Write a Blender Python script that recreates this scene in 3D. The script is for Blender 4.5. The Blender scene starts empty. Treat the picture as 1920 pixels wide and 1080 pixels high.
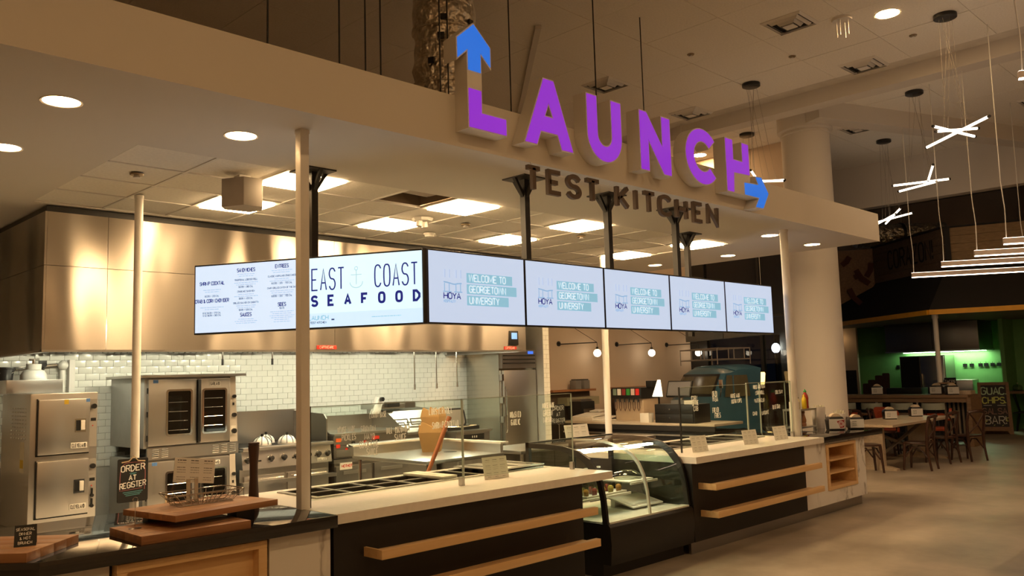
import bpy, bmesh, math, random
from mathutils import Matrix, Vector
random.seed(7)
C = bpy.context.scene.collection
PI = math.pi
ORD = ['first','second','third','fourth','fifth','sixth','seventh','eighth','ninth','tenth','eleventh']

# ------------------------------------------------------------------ camera, world, exposure
cam = bpy.data.objects.new('camera', bpy.data.cameras.new('camera'))
C.objects.link(cam)
YAW, PITCH, ROLL = math.radians(45.073), math.radians(5.917), math.radians(-1.643)
fw = Vector((math.cos(YAW), math.sin(YAW), 0)); rt = Vector((math.sin(YAW), -math.cos(YAW), 0)); up = Vector((0, 0, 1))
f2 = fw*math.cos(PITCH) + up*math.sin(PITCH); u2 = up*math.cos(PITCH) - fw*math.sin(PITCH)
r3 = rt*math.cos(ROLL) + u2*math.sin(ROLL); u3 = u2*math.cos(ROLL) - rt*math.sin(ROLL)
m = Matrix.Identity(4)
for i in range(3):
    m[i][0], m[i][1], m[i][2] = r3[i], u3[i], -f2[i]
m.translation = (0, 0, 1.77)
cam.matrix_world = m
cam.data.sensor_width = 36.0
cam.data.lens = 1589.76/1920*36
cam.data.clip_start = 0.05; cam.data.clip_end = 200
sc = bpy.context.scene
sc.camera = cam
sc.view_settings.view_transform = 'Standard'
sc.view_settings.look = 'None'
sc.view_settings.gamma = 1.0
sc.view_settings.use_curve_mapping = False
sc.view_settings.exposure = 0.0
W = bpy.data.worlds.new('world'); sc.world = W; W.use_nodes = True
W.node_tree.nodes['Background'].inputs[0].default_value = (.004, .005, .008, 1)
W.node_tree.nodes['Background'].inputs[1].default_value = 1.0
sc.cycles.max_bounces = 8; sc.cycles.diffuse_bounces = 4; sc.cycles.glossy_bounces = 4
sc.cycles.transparent_max_bounces = 16; sc.cycles.transmission_bounces = 4
sc.cycles.sample_clamp_indirect = 4.0
sc.cycles.caustics_reflective = False; sc.cycles.caustics_refractive = False
# lamp strengths (radiance of the lamp faces)
E_PANEL, E_DOWN, E_CAN, E_HOOD, E_BAR, E_BULB, E_SCREEN = 64.0, 42.0, 240.0, 32.0, 7.0, 8.0, 1.0
WARM = (1.0, .59, .25); WARM2 = (1.0, .62, .28); HOODC = (1.0, .93, .66)

# ------------------------------------------------------------------ materials
MATS = {}
def M(name, col=(.8,.8,.8), rough=.5, metal=0., var=.06, vscale=6., bump=0., bscale=60., bdist=.02, emit=0., ecol=None, stretch=None, coat=0., spec=.5):
    if name in MATS: return MATS[name]
    mt = bpy.data.materials.new(name); mt.use_nodes = True
    nt = mt.node_tree; b = nt.nodes['Principled BSDF']; L = nt.links.new
    b.inputs['Base Color'].default_value = (*col, 1); b.inputs['Roughness'].default_value = rough
    b.inputs['Metallic'].default_value = metal; b.inputs['Specular IOR Level'].default_value = spec
    b.inputs['Coat Weight'].default_value = coat; b.inputs['Coat Roughness'].default_value = .05
    tc = nt.nodes.new('ShaderNodeTexCoord'); mp = nt.nodes.new('ShaderNodeMapping')
    if stretch: mp.inputs['Scale'].default_value = stretch
    L(tc.outputs['Object'], mp.inputs['Vector'])
    if var > 0:
        n = nt.nodes.new('ShaderNodeTexNoise'); n.inputs['Scale'].default_value = vscale; n.inputs['Detail'].default_value = 3
        L(mp.outputs[0], n.inputs['Vector'])
        r = nt.nodes.new('ShaderNodeValToRGB')
        r.color_ramp.elements[0].position = .3; r.color_ramp.elements[1].position = .7
        r.color_ramp.elements[0].color = (*[c*(1-var) for c in col], 1)
        r.color_ramp.elements[1].color = (*[min(1, c*(1+var)) for c in col], 1)
        L(n.outputs['Fac'], r.inputs[0]); L(r.outputs[0], b.inputs['Base Color'])
    if bump > 0:
        n2 = nt.nodes.new('ShaderNodeTexNoise'); n2.inputs['Scale'].default_value = bscale; n2.inputs['Detail'].default_value = 2
        L(mp.outputs[0], n2.inputs['Vector'])
        bp = nt.nodes.new('ShaderNodeBump'); bp.inputs['Strength'].default_value = bump; bp.inputs['Distance'].default_value = bdist
        L(n2.outputs['Fac'], bp.inputs['Height']); L(bp.outputs[0], b.inputs['Normal'])
    if emit > 0:
        b.inputs['Emission Color'].default_value = (*(ecol or col), 1); b.inputs['Emission Strength'].default_value = emit
    MATS[name] = mt
    return mt
def translucent(mt, k):
    nt = mt.node_tree; b = nt.nodes['Principled BSDF']; out = nt.nodes['Material Output']
    t = nt.nodes.new('ShaderNodeBsdfTranslucent'); t.inputs[0].default_value = b.inputs['Base Color'].default_value[:]
    mx = nt.nodes.new('ShaderNodeMixShader'); mx.inputs[0].default_value = k
    nt.links.new(b.outputs[0], mx.inputs[1]); nt.links.new(t.outputs[0], mx.inputs[2]); nt.links.new(mx.outputs[0], out.inputs[0])
    return mt
def wood(name, c1, c2, axis=0, rough=.45, scale=5., ring=14.):
    if name in MATS: return MATS[name]
    mt = bpy.data.materials.new(name); mt.use_nodes = True; nt = mt.node_tree; b = nt.nodes['Principled BSDF']; L = nt.links.new
    tc = nt.nodes.new('ShaderNodeTexCoord'); mp = nt.nodes.new('ShaderNodeMapping')
    s = [ring, ring, ring]; s[axis] = .9
    mp.inputs['Scale'].default_value = s
    n = nt.nodes.new('ShaderNodeTexNoise'); n.inputs['Scale'].default_value = scale/3; n.inputs['Detail'].default_value = 5; n.inputs['Distortion'].default_value = .6
    r = nt.nodes.new('ShaderNodeValToRGB'); r.color_ramp.elements[0].position = .3; r.color_ramp.elements[1].position = .72
    r.color_ramp.elements[0].color = (*c1, 1); r.color_ramp.elements[1].color = (*c2, 1)
    L(tc.outputs['Object'], mp.inputs[0]); L(mp.outputs[0], n.inputs['Vector']); L(n.outputs['Fac'], r.inputs[0]); L(r.outputs[0], b.inputs['Base Color'])
    b.inputs['Roughness'].default_value = rough
    MATS[name] = mt; return mt
def steel(name, col=(.66,.64,.61), rough=.33, axis=0, wav=0., wscale=1.2, aniso=0.):
    """brushed stainless: fine grain along one axis; wav = slow buckling of the sheet"""
    if name in MATS: return MATS[name]
    mt = bpy.data.materials.new(name); mt.use_nodes = True; nt = mt.node_tree; b = nt.nodes['Principled BSDF']; L = nt.links.new
    b.inputs['Base Color'].default_value = (*col, 1); b.inputs['Metallic'].default_value = 1; b.inputs['Roughness'].default_value = rough
    tc = nt.nodes.new('ShaderNodeTexCoord'); mp = nt.nodes.new('ShaderNodeMapping')
    s = [90, 90, 90]; s[axis] = 1.5
    mp.inputs['Scale'].default_value = s
    n = nt.nodes.new('ShaderNodeTexNoise'); n.inputs['Scale'].default_value = 1; n.inputs['Detail'].default_value = 1
    L(tc.outputs['Object'], mp.inputs[0]); L(mp.outputs[0], n.inputs['Vector'])
    mr = nt.nodes.new('ShaderNodeMapRange'); mr.inputs['To Min'].default_value = rough*.92; mr.inputs['To Max'].default_value = rough*1.08
    L(n.outputs['Fac'], mr.inputs['Value'])
    if aniso == 0: L(mr.outputs[0], b.inputs['Roughness'])
    if aniso > 0:
        tn = nt.nodes.new('ShaderNodeTangent'); tn.direction_type = 'RADIAL'; tn.axis = 'Z'; L(tn.outputs[0], b.inputs['Tangent'])
        b.inputs['Anisotropic'].default_value = aniso; b.inputs['Anisotropic Rotation'].default_value = .25
    if wav > 0:
        mp2 = nt.nodes.new('ShaderNodeMapping'); mp2.inputs['Scale'].default_value = (1, 1, .32)
        n2 = nt.nodes.new('ShaderNodeTexNoise'); n2.inputs['Scale'].default_value = wscale; n2.inputs['Detail'].default_value = 0
        L(tc.outputs['Object'], mp2.inputs[0]); L(mp2.outputs[0], n2.inputs['Vector'])
        bp = nt.nodes.new('ShaderNodeBump'); bp.inputs['Strength'].default_value = 1; bp.inputs['Distance'].default_value = wav
        L(n2.outputs['Fac'], bp.inputs['Height']); L(bp.outputs[0], b.inputs['Normal'])
    MATS[name] = mt; return mt
def glass(name, tint=(.93,.97,.94), ior=1.45, rough=0.0):
    if name in MATS: return MATS[name]
    mt = bpy.data.materials.new(name); mt.use_nodes = True; nt = mt.node_tree; L = nt.links.new
    nt.nodes.remove(nt.nodes['Principled BSDF']); out = nt.nodes['Material Output']
    t = nt.nodes.new('ShaderNodeBsdfTransparent'); t.inputs[0].default_value = (*tint, 1)
    g = nt.nodes.new('ShaderNodeBsdfGlossy'); g.inputs['Roughness'].default_value = rough
    ge = nt.nodes.new('ShaderNodeNewGeometry'); dt = nt.nodes.new('ShaderNodeVectorMath'); dt.operation = 'DOT_PRODUCT'
    L(ge.outputs['Incoming'], dt.inputs[0]); L(ge.outputs['Normal'], dt.inputs[1])
    def mth(op, x, y):
        n = nt.nodes.new('ShaderNodeMath'); n.operation = op
        for k, q in enumerate((x, y)):
            if q is None: continue
            if isinstance(q, (int, float)): n.inputs[k].default_value = q
            else: L(q, n.inputs[k])
        return n.outputs[0]
    f0 = ((ior-1)/(ior+1))**2          # Schlick reflectance of the bare surface
    fac = mth('ADD', f0, mth('MULTIPLY', 1-f0, mth('POWER', mth('SUBTRACT', 1.0, mth('ABSOLUTE', dt.outputs['Value'], None)), 5.0)))
    mx = nt.nodes.new('ShaderNodeMixShader')
    L(fac, mx.inputs[0]); L(t.outputs[0], mx.inputs[1]); L(g.outputs[0], mx.inputs[2]); L(mx.outputs[0], out.inputs[0])
    MATS[name] = mt; return mt
def glow(name, col, strength):
    if name in MATS: return MATS[name]
    mt = bpy.data.materials.new(name); mt.use_nodes = True; nt = mt.node_tree
    b = nt.nodes['Principled BSDF']; b.inputs['Base Color'].default_value = (*[c*.5 for c in col], 1)
    b.inputs['Emission Color'].default_value = (*col, 1); b.inputs['Emission Strength'].default_value = strength
    b.inputs['Roughness'].default_value = .4
    MATS[name] = mt; return mt
def marble():
    if 'marble' in MATS: return MATS['marble']
    mt = bpy.data.materials.new('marble'); mt.use_nodes = True; nt = mt.node_tree; b = nt.nodes['Principled BSDF']; L = nt.links.new
    tc = nt.nodes.new('ShaderNodeTexCoord'); mp = nt.nodes.new('ShaderNodeMapping'); mp.inputs['Rotation'].default_value = (0, math.radians(48), 0)
    mp.inputs['Scale'].default_value = (1.0, 1, .45)
    n = nt.nodes.new('ShaderNodeTexNoise'); n.inputs['Scale'].default_value = 2.0; n.inputs['Detail'].default_value = 5; n.inputs['Distortion'].default_value = .7
    L(tc.outputs['Object'], mp.inputs[0]); L(mp.outputs[0], n.inputs['Vector'])
    r = nt.nodes.new('ShaderNodeValToRGB'); e = r.color_ramp.elements
    e[0].position = 0; e[0].color = (.82,.80,.76,1); e[1].position = 1; e[1].color = (.82,.80,.76,1)
    for p, c in ((.475,(.80,.78,.74,1)), (.5,(.42,.39,.36,1)), (.515,(.70,.68,.64,1)), (.56,(.82,.80,.76,1))):
        x = e.new(p); x.color = c
    L(n.outputs['Fac'], r.inputs[0]); L(r.outputs[0], b.inputs['Base Color']); b.inputs['Roughness'].default_value = .3
    MATS['marble'] = mt; return mt
def concrete():
    mt = bpy.data.materials.new('polished_concrete'); mt.use_nodes = True; nt = mt.node_tree; b = nt.nodes['Principled BSDF']; L = nt.links.new
    tc = nt.nodes.new('ShaderNodeTexCoord')
    n = nt.nodes.new('ShaderNodeTexNoise'); n.inputs['Scale'].default_value = .9; n.inputs['Detail'].default_value = 9; n.inputs['Roughness'].default_value = .65
    L(tc.outputs['Object'], n.inputs['Vector'])
    r = nt.nodes.new('ShaderNodeValToRGB'); r.color_ramp.elements[0].position = .3; r.color_ramp.elements[1].position = .7
    r.color_ramp.elements[0].color = (.20,.165,.12,1); r.color_ramp.elements[1].color = (.44,.375,.29,1)
    L(n.outputs['Fac'], r.inputs[0]); L(r.outputs[0], b.inputs['Base Color'])
    mr = nt.nodes.new('ShaderNodeMapRange'); mr.inputs['To Min'].default_value = .3; mr.inputs['To Max'].default_value = .55
    L(n.outputs['Fac'], mr.inputs['Value']); L(mr.outputs[0], b.inputs['Roughness'])
    return mt
drywall = M('drywall', (.71,.67,.61), .75, var=.02, vscale=.7, bump=.03, bscale=90)
tilemat = M('acoustic_tile', (.88,.84,.76), .9, var=.05, vscale=40, bump=.15, bscale=120)
gridmat = M('ceiling_grid', (.50,.46,.40), .6, var=.02)
wallbeige = M('beige_wall', (.62,.50,.38), .8, var=.03, vscale=.8)
ceramic = M('ceramic_tile', (.80,.80,.74), .18, var=.03, vscale=3)
grout = M('grout', (.42,.41,.37), .9)
st = steel('stainless', rough=.30, axis=0); stv = steel('stainless_vertical', rough=.30, axis=2)
sthood = steel('stainless_hood', (.52,.47,.41), .30, axis=0, wav=.17, wscale=1.6, aniso=.75)
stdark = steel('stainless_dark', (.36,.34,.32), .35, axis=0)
chrome = steel('chrome', (.75,.74,.72), .12)
blk = M('black_stone', (.006,.006,.007), .05, var=.2, vscale=60, spec=1.0)
blkpan = M('black_laminate', (.012,.010,.009), .5, var=.1)
blkmet = M('black_metal', (.014,.013,.012), .42, var=.1)
blkpl = M('black_plastic', (.012,.012,.012), .35, var=.1)
whq = M('white_quartz', (.86,.83,.77), .22, var=.03, vscale=25)
whpaint = M('white_paint', (.78,.75,.70), .4, var=.02)
whplastic = M('white_plastic', (.78,.76,.70), .35, var=.02)
maple = wood('maple', (.70,.45,.21), (.79,.54,.28), 0)
walnut = wood('walnut', (.26,.105,.04), (.42,.19,.08), 0)
walnutdk = wood('dark_walnut', (.045,.02,.012), (.07,.03,.018), 2, .5)
chairwood = wood('chair_wood', (.035,.014,.009), (.06,.026,.016), 2, .3)
tablewood = wood('pale_oak', (.46,.36,.25), (.56,.44,.31), 0, .35)
barwood = wood('bar_wood', (.17,.10,.055), (.27,.17,.09), 1, .6)
signwood = wood('sign_wood', (.24,.14,.08), (.34,.21,.12), 0, .7)
kraft = M('kraft_card', (.48,.28,.11), .8, var=.05)
paper = translucent(M('white_paper', (.88,.86,.81), .8, var=.02), .38)
ink = M('dark_ink', (.03,.03,.03), .8, var=0)
greyink = M('grey_ink', (.30,.29,.28), .8, var=0)
chalk = M('white_chalk', (.92,.91,.87), .9, var=.1, vscale=60)
gpaint = translucent(M('glass_paint_marker', (.93,.92,.88), .8, var=0), .55)
slate = M('chalkboard', (.012,.012,.012), .6, var=.3, vscale=12)
pane = glass('clear_glass'); casepane = glass('case_glass', (.90,.95,.90), 1.5)
ovenglass = M('oven_glass', (.006,.005,.004), .05, var=0)

# ------------------------------------------------------------------ geometry helpers
class G:
    def __init__(s): s.v = []; s.f = []
    def add(s, v, f):
        n = len(s.v); s.v += [tuple(p) for p in v]; s.f += [tuple(i+n for i in q) for q in f]; return s
    def box(s, x0, y0, z0, x1, y1, z1):
        x0, x1 = sorted((x0, x1)); y0, y1 = sorted((y0, y1)); z0, z1 = sorted((z0, z1))
        return s.add([(x,y,z) for z in (z0,z1) for y in (y0,y1) for x in (x0,x1)],
                     [(0,2,3,1),(4,5,7,6),(0,1,5,4),(2,6,7,3),(0,4,6,2),(1,3,7,5)])
    def cbox(s, c, d, rz=0., rx=0., ry=0.):
        g = G().box(-d[0]/2,-d[1]/2,-d[2]/2,d[0]/2,d[1]/2,d[2]/2)
        mm = Matrix.Translation(c) @ Matrix.Rotation(rz,4,'Z') @ Matrix.Rotation(ry,4,'Y') @ Matrix.Rotation(rx,4,'X')
        g.tf(mm); return s.add(g.v, g.f)
    def cyl(s, p, q, r, n=12, r2=None):
        p, q = Vector(p), Vector(q); d = (q-p).normalized()
        a = d.orthogonal().normalized(); b = d.cross(a); r2 = r if r2 is None else r2
        v = [p + (a*math.cos(2*PI*i/n)+b*math.sin(2*PI*i/n))*r for i in range(n)] + [q + (a*math.cos(2*PI*i/n)+b*math.sin(2*PI*i/n))*r2 for i in range(n)]
        return s.add(v, [(i,(i+1)%n,n+(i+1)%n,n+i) for i in range(n)] + [tuple(range(n-1,-1,-1)), tuple(range(n,2*n))])
    def tube(s, pts, r, n=6, closed=False):
        pts = [Vector(p) for p in pts]; k = len(pts); v = []; a = None
        for i, p in enumerate(pts):
            if closed: d = pts[(i+1)%k]-pts[i-1]
            else: d = pts[min(i+1,k-1)]-pts[max(i-1,0)]
            d.normalize()
            a = d.orthogonal() if a is None else a - d*a.dot(d)
            a.normalize(); b = d.cross(a)
            rr = r[i] if isinstance(r, (list, tuple)) else r
            v += [p+(a*math.cos(2*PI*j/n)+b*math.sin(2*PI*j/n))*rr for j in range(n)]
        f = [(i*n+j, i*n+(j+1)%n, ((i+1)%k)*n+(j+1)%n, ((i+1)%k)*n+j) for i in range(k if closed else k-1) for j in range(n)]
        if not closed: f += [tuple(range(n-1,-1,-1)), tuple(range((k-1)*n, k*n))]
        return s.add(v, f)
    def lathe(s, prof, c=(0,0,0), n=18):
        v = [(c[0]+r*math.cos(2*PI*j/n), c[1]+r*math.sin(2*PI*j/n), c[2]+z) for r, z in prof for j in range(n)]
        k = len(prof)
        f = [(i*n+j, i*n+(j+1)%n, (i+1)*n+(j+1)%n, (i+1)*n+j) for i in range(k-1) for j in range(n)]
        f += [tuple(range(n-1,-1,-1)), tuple(range((k-1)*n, k*n))]
        return s.add(v, f)
    def sphere(s, c, r, n=12, m=8, sz=1.):
        return s.lathe([(max(1e-4, r*math.sin(PI*i/m)), -r*math.cos(PI*i/m)*sz) for i in range(m+1)], c, n)
    def prism(s, pts, h, fn=None):
        """pts: 2D outline (counter-clockwise), extruded from 0 to h; fn maps (u, v, w) to xyz"""
        fn = fn or (lambda u, v, w: (u, v, w)); n = len(pts)
        ar = sum(pts[i][0]*pts[(i+1)%n][1]-pts[(i+1)%n][0]*pts[i][1] for i in range(n))
        if ar < 0: pts = pts[::-1]
        v = [fn(a,b,0) for a,b in pts] + [fn(a,b,h) for a,b in pts]
        return s.add(v, [tuple(range(n-1,-1,-1)), tuple(range(n,2*n))] + [(i,(i+1)%n,n+(i+1)%n,n+i) for i in range(n)])
    def tf(s, mm): s.v = [tuple(mm @ Vector(p)) for p in s.v]; return s
    def mv(s, x, y, z): s.v = [(a+x,b+y,c+z) for a,b,c in s.v]; return s

def obj(name, g, mat, parent=None, bev=0., world=False, smooth=True):
    me = bpy.data.meshes.new(name); me.from_pydata(g.v, [], g.f)
    bm = bmesh.new(); bm.from_mesh(me); bmesh.ops.recalc_face_normals(bm, faces=bm.faces)
    if bev > 0:
        ed = [e for e in bm.edges if len(e.link_faces) == 2 and e.calc_face_angle(0) > .6]
        bmesh.ops.bevel(bm, geom=ed, offset=bev, segments=2, profile=.6, affect='EDGES', clamp_overlap=True)
    bm.to_mesh(me); bm.free()
    if smooth:
        me.polygons.foreach_set('use_smooth', [True]*len(me.polygons)); me.set_sharp_from_angle(angle=math.radians(35))
    if mat: me.materials.append(mat)
    o = bpy.data.objects.new(name, me); C.objects.link(o)
    if parent:
        o.parent = parent
        if world:
            p = parent; off = Vector((0,0,0))
            while p: off += p.location; p = p.parent
            o.location = -off
    return o
def tag(o, label=None, cat=None, group=None, kind=None):
    if label: o['label'] = label
    if cat: o['category'] = cat
    if group: o['group'] = group
    if kind: o['kind'] = kind
    return o
def thing(name, label, cat, loc=(0,0,0), rz=0., group=None):
    o = bpy.data.objects.new(name, None); C.objects.link(o); o.location = loc; o.rotation_euler = (0,0,rz); o.empty_display_size = .1
    return tag(o, label, cat, group)
def struct(name, g, mat, label=None, **k):
    o = obj(name, g, mat, **k); o['kind'] = 'structure'
    if label: o['label'] = label
    return o
def link_copy(src, parent, loc=(0,0,0), rot=None, name=None):
    c = src.copy(); C.objects.link(c); c.parent = parent; c.location = loc
    if rot: c.rotation_euler = rot
    return c
def dup(root, loc, rz=0., label=None, group=None):
    r = root.copy(); C.objects.link(r); r.location = loc; r.rotation_euler = (0,0,rz)
    if label: r['label'] = label
    if group: r['group'] = group
    for ch in list(root.children):
        c = ch.copy(); C.objects.link(c); c.parent = r
        for g2 in list(ch.children):
            d = g2.copy(); C.objects.link(d); d.parent = c
    return r
def basis(o, x, y):
    x, y = Vector(x).normalized(), Vector(y).normalized(); z = x.cross(y)
    mm = Matrix.Identity(4)
    for i in range(3): mm[i][0], mm[i][1], mm[i][2], mm[i][3] = x[i], y[i], z[i], o[i]
    return mm
def front(x, y, z): return basis((x,y,z), (1,0,0), (0,0,1))      # a face looking towards -Y, u along +X

# ------------------------------------------------------------------ stroke lettering
_F = {'A':"00 26 40|12 32",'B':"00 06 26 45 44 33 03|33 42 41 30 00",'C':"~45 36 16 05 01 10 30 41",'D':"00 06 26 44 42 20 00",'E':"40 00 06 46|03 33",'F':"00 06 46|03 33",
'G':"~45 36 16 05 01 10 30 41 43 23",'H':"00 06|40 46|03 43",'I':"00 06",'J':"~46 41 30 10 01",'K':"00 06|46 02|13 40",'L':"06 00 40",'M':"00 06 31 66 60",'N':"00 06 40 46",
'O':"~26 16 05 01 10 30 41 45 36 26",'P':"00 06 36 45 44 33 03",'Q':"~26 16 05 01 10 30 41 45 36 26|22 40",'R':"00 06 36 45 44 33 03|23 40",'S':"~45 36 16 05 04 13 33 42 41 30 10 01",
'T':"06 46|26 20",'U':"~06 01 10 30 41 46",'V':"06 20 46",'W':"06 10 36 50 66",'X':"00 46|06 40",'Y':"06 23 46|23 20",'Z':"06 46 00 40",
'0':"~26 16 05 01 10 30 41 45 36 26",'1':"15 26 20",'2':"05 16 36 45 44 00 40",'3':"05 16 36 45 44 33 42 41 30 10 01",'4':"30 36 02 42",'5':"46 06 03 33 42 41 30 00",'6':"~46 16 05 01 10 30 41 42 33 03",
'7':"06 46 10",'8':"13 04 05 16 36 45 44 33 13 02 01 10 30 41 42 33",'9':"~43 13 04 05 16 36 45 41 30 00",'&':"40 05 16 25 24 01 10 20 42",'$':"~45 36 16 05 04 13 33 42 41 30 10 01|27 2a",
'-':"13 33",'.':"00 01",'/':"00 46",'!':"06 02|00 01",'|':"20 26","'":"06 05"}
_WID = {'I':0,'.':0,'!':0,"'":0,'1':2,'M':6,'W':6}
def chaikin(p, closed=False, it=2):
    for _ in range(it):
        q = [p[0]]
        for a, b in zip(p, p[1:]):
            q += [(a[0]*.75+b[0]*.25, a[1]*.75+b[1]*.25), (a[0]*.25+b[0]*.75, a[1]*.25+b[1]*.75)]
        p = q + [p[-1]]
    return p
def ribbon(g, p, w, dep=0., z=0.):
    n = len(p); L = []; R = []
    closed = n > 3 and (p[0][0]-p[-1][0])**2+(p[0][1]-p[-1][1])**2 < 1e-12
    for i in range(n):
        a = p[i-1] if i else (p[-2] if closed else None); b = p[i+1] if i < n-1 else (p[1] if closed else None)
        d1 = Vector((p[i][0]-a[0], p[i][1]-a[1])).normalized() if a else None
        d2 = Vector((b[0]-p[i][0], b[1]-p[i][1])).normalized() if b else None
        d1 = d1 or d2; d2 = d2 or d1
        n1 = Vector((-d1.y, d1.x)); n2 = Vector((-d2.y, d2.x)); mn = n1+n2
        mn = n1 if mn.length < .1 else mn.normalized()
        k = min(1.6, 1/max(.3, mn.dot(n1)))*w/2
        L.append((p[i][0]+mn.x*k, p[i][1]+mn.y*k)); R.append((p[i][0]-mn.x*k, p[i][1]-mn.y*k))
    v = [(x,y,z+dep) for x,y in L]+[(x,y,z+dep) for x,y in R]
    f = [(i, n+i, n+i+1, i+1) for i in range(n-1)]
    if dep > 0:
        v += [(x,y,z) for x,y in L]+[(x,y,z) for x,y in R]
        f += [(2*n+i, 2*n+i+1, 3*n+i+1, 3*n+i) for i in range(n-1)] + [(i,i+1,2*n+i+1,2*n+i) for i in range(n-1)] + [(n+i,3*n+i,3*n+i+1,n+i+1) for i in range(n-1)]
        if not closed: f += [(0,2*n,3*n,n),(n-1,2*n-1,4*n-1,3*n-1)]
    g.add(v, f)
def twidth(s, h, asp=.62, gap=.35):
    u = h/6*asp/.667; return sum((_WID.get(c,4)+gap*6*.667/asp*.667)*u if c != ' ' else 3.2*u for c in s) - gap*h*.44
def text(g, s, x, y, h, w, align=0., asp=.62, gap=.35, dep=0., z=0., jit=0., slope=0.):
    """strokes of s, cap height h, stroke width w, baseline at (x, y); align 0 left, .5 centre, 1 right"""
    u = h/6*asp/.667; gp = gap*6*.667/asp*.667*u
    x0 = x - align*twidth(s, h, asp, gap); cx = x0
    for c in s.upper():
        if c == ' ': cx += 3.2*u; continue
        d = _F.get(c)
        if d:
            jx, jy, js = random.uniform(-jit,jit)*h, random.uniform(-jit,jit)*h, 1+random.uniform(-jit,jit)
            for st_ in d.split('|'):
                sm = st_[0] == '~'; pts = [(int(t[0],16), -1 if t[1] == 'a' else int(t[1],16)) for t in st_.lstrip('~').split()]
                if sm: pts = chaikin(pts)
                pp = [(cx+jx+a*u, y+jy+b*h/6*js) for a,b in pts]
                ribbon(g, [(a, b+slope*(a-x0)) for a,b in pp], w, dep, z)
        cx += _WID.get(c,4)*u + gp
    return g
def scribble(g, x, y, L, h, align=.5, z=0.):
    """a printed line too small to read: short dashes"""
    cx = x-align*L; end = cx+L
    while cx < end-.004:
        k = min(random.uniform(.6, 2.6)*h*1.6, end-cx)
        ribbon(g, [(cx,y),(cx+k,y)], h*.55, 0, z); cx += k+h*.45

# ================================================================== THE SETTING
CT = .93      # counter height
SO = 3.51     # soffit height
HC = 6.6      # hall ceiling height
struct('floor', G().box(-6,-8,-.1,34,18,0), concrete(), 'polished grey concrete floor')
struct('floor', G().box(3.2,6.1,0,9.9,10.39,.004).box(-1.5,6.1,0,3.2,10.39,.004), M('bounce_floor',(.62,.57,.50),.5), 'unseen pale floor added behind the counters to bounce light')  # hidden floor patch, made pale to bounce light up to the kitchen ceiling
# hall ceiling: backing + tiles one by one (in view), deep boundary beams
hc = struct('ceiling', G().box(-6,-8,HC+.015,34,18,HC+.2), M('ceiling_backing',(.66,.62,.55),.8), 'high tiled hall ceiling')
tg = G().box(-.609,-.609,0,.609,.609,.014)
t0 = None
for i in range(9):
    for j in range(10):
        x, y = 3.3+1.225*i, 1.6+1.225*j
        if x > 13.9: continue
        if t0 is None: t0 = obj('ceiling_tile', tg, tilemat, hc); t0.location = (x,y,HC)
        else: link_copy(t0, hc, (x,y,HC+random.uniform(0,.004)))
for i in range(5):
    for j in range(8):
        link_copy(t0, hc, (15.0+1.225*i, 3.2+1.225*j, HC+random.uniform(0,.004)))
struct('trim_1', G().box(14.05,-8,HC-.24,14.4,18,HC+.02), drywall, 'plaster downstand beam across the hall ceiling')
g = G().prism([(14.6,6.62),(14.75,6.95),(25,2.9),(24.87,2.55)], .34).mv(0,0,HC-.32); struct('trim_2', g, drywall, 'slanting plaster downstand beam from the column')
struct('trim_3', G().box(20.3,-8,5.55,20.6,18,HC+.02), drywall, 'far plaster bulkhead')
struct('trim_5', G().prism([(8.30,7.72),(8.36,7.66),(11.06,10.72),(11.0,10.78)],.05).mv(0,0,HC-.05), drywall, 'slanting plaster band in the hall ceiling behind the letter A')
# round column with capital
g = G().lathe([(.44,0),(.44,6.15),(.455,6.16),(.455,6.19),(.44,6.2),(.44,6.22),(.5,6.24),(.5,6.55)], (15.2,7.2,0), 40)
struct('column', g, drywall, 'thick round white column')
# soffit over the servery: ring with the tiled field inside, fascia upstand, lid
S = G()
S.box(-4,4.71,SO,12.05,6.13,SO+.12); S.box(-4,6.13,SO,2.33,11,SO+.12); S.box(10.39,6.13,SO,12.05,11,SO+.12); S.box(2.33,8.62,SO,10.39,11,SO+.12)
S.box(-4,4.71,SO+.12,12.05,4.83,3.9); S.box(11.93,4.83,SO+.12,12.05,11,3.9); S.box(-4,4.83,SO+.36,11.93,11,SO+.38)
struct('trim_4', S, drywall, 'white plaster soffit and fascia over the servery')
struct('wall_left', G().box(-4.2,-8,0,-4,18,HC+.1), wallbeige, 'beige left wall')
struct('wall_front', G().box(-6,-8.2,0,34,-8,HC+.1), wallbeige, 'beige wall on the far side of the hall')
struct('wall_far', G().box(-4,11,0,16.72,11.2,HC+.1), wallbeige, 'plain beige wall behind the drinks counter')
struct('wall_end', G().box(33.8,-8,0,34,18,HC+.1), wallbeige, 'end wall of the hall')
# tiled kitchen wall
wb = struct('wall_back', G().box(-1.5,10.4,0,9.9,10.6,SO+.05), grout, 'white subway-tiled kitchen wall')
tw, th = .1525, .0762
one = G().box(0,-.008,0,tw-.004,0,th-.004)
cells = []
for r in range(17):
    for k in range(58):
        x = .9 + k*tw + (tw/2 if r%2 else 0); z = .87 + r*th
        if x > 9.25 or (3.75 < x < 4.55 and z < 1.75) or (2.55 < x < 2.95 and z < 1.6) or (4.7 < x < 9.2 and z < 1.05): continue
        cells.append((x, z))
cells.sort(key=lambda c: (c[0] < 1.7, c[0]))
ti = obj('tile', one, ceramic, wb, bev=.0015); ti.location = (cells[0][0],10.4,cells[0][1])
for x, z in cells[1:300]: link_copy(ti, wb, (x,10.4+random.uniform(0,.0015),z))
g = G()
for x, z in cells[300:]: g.box(x,10.392+random.uniform(0,.0015),z,x+tw-.004,10.4,z+th-.004)
tag(obj('tile_field', g, ceramic, wb), kind='stuff')
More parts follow.
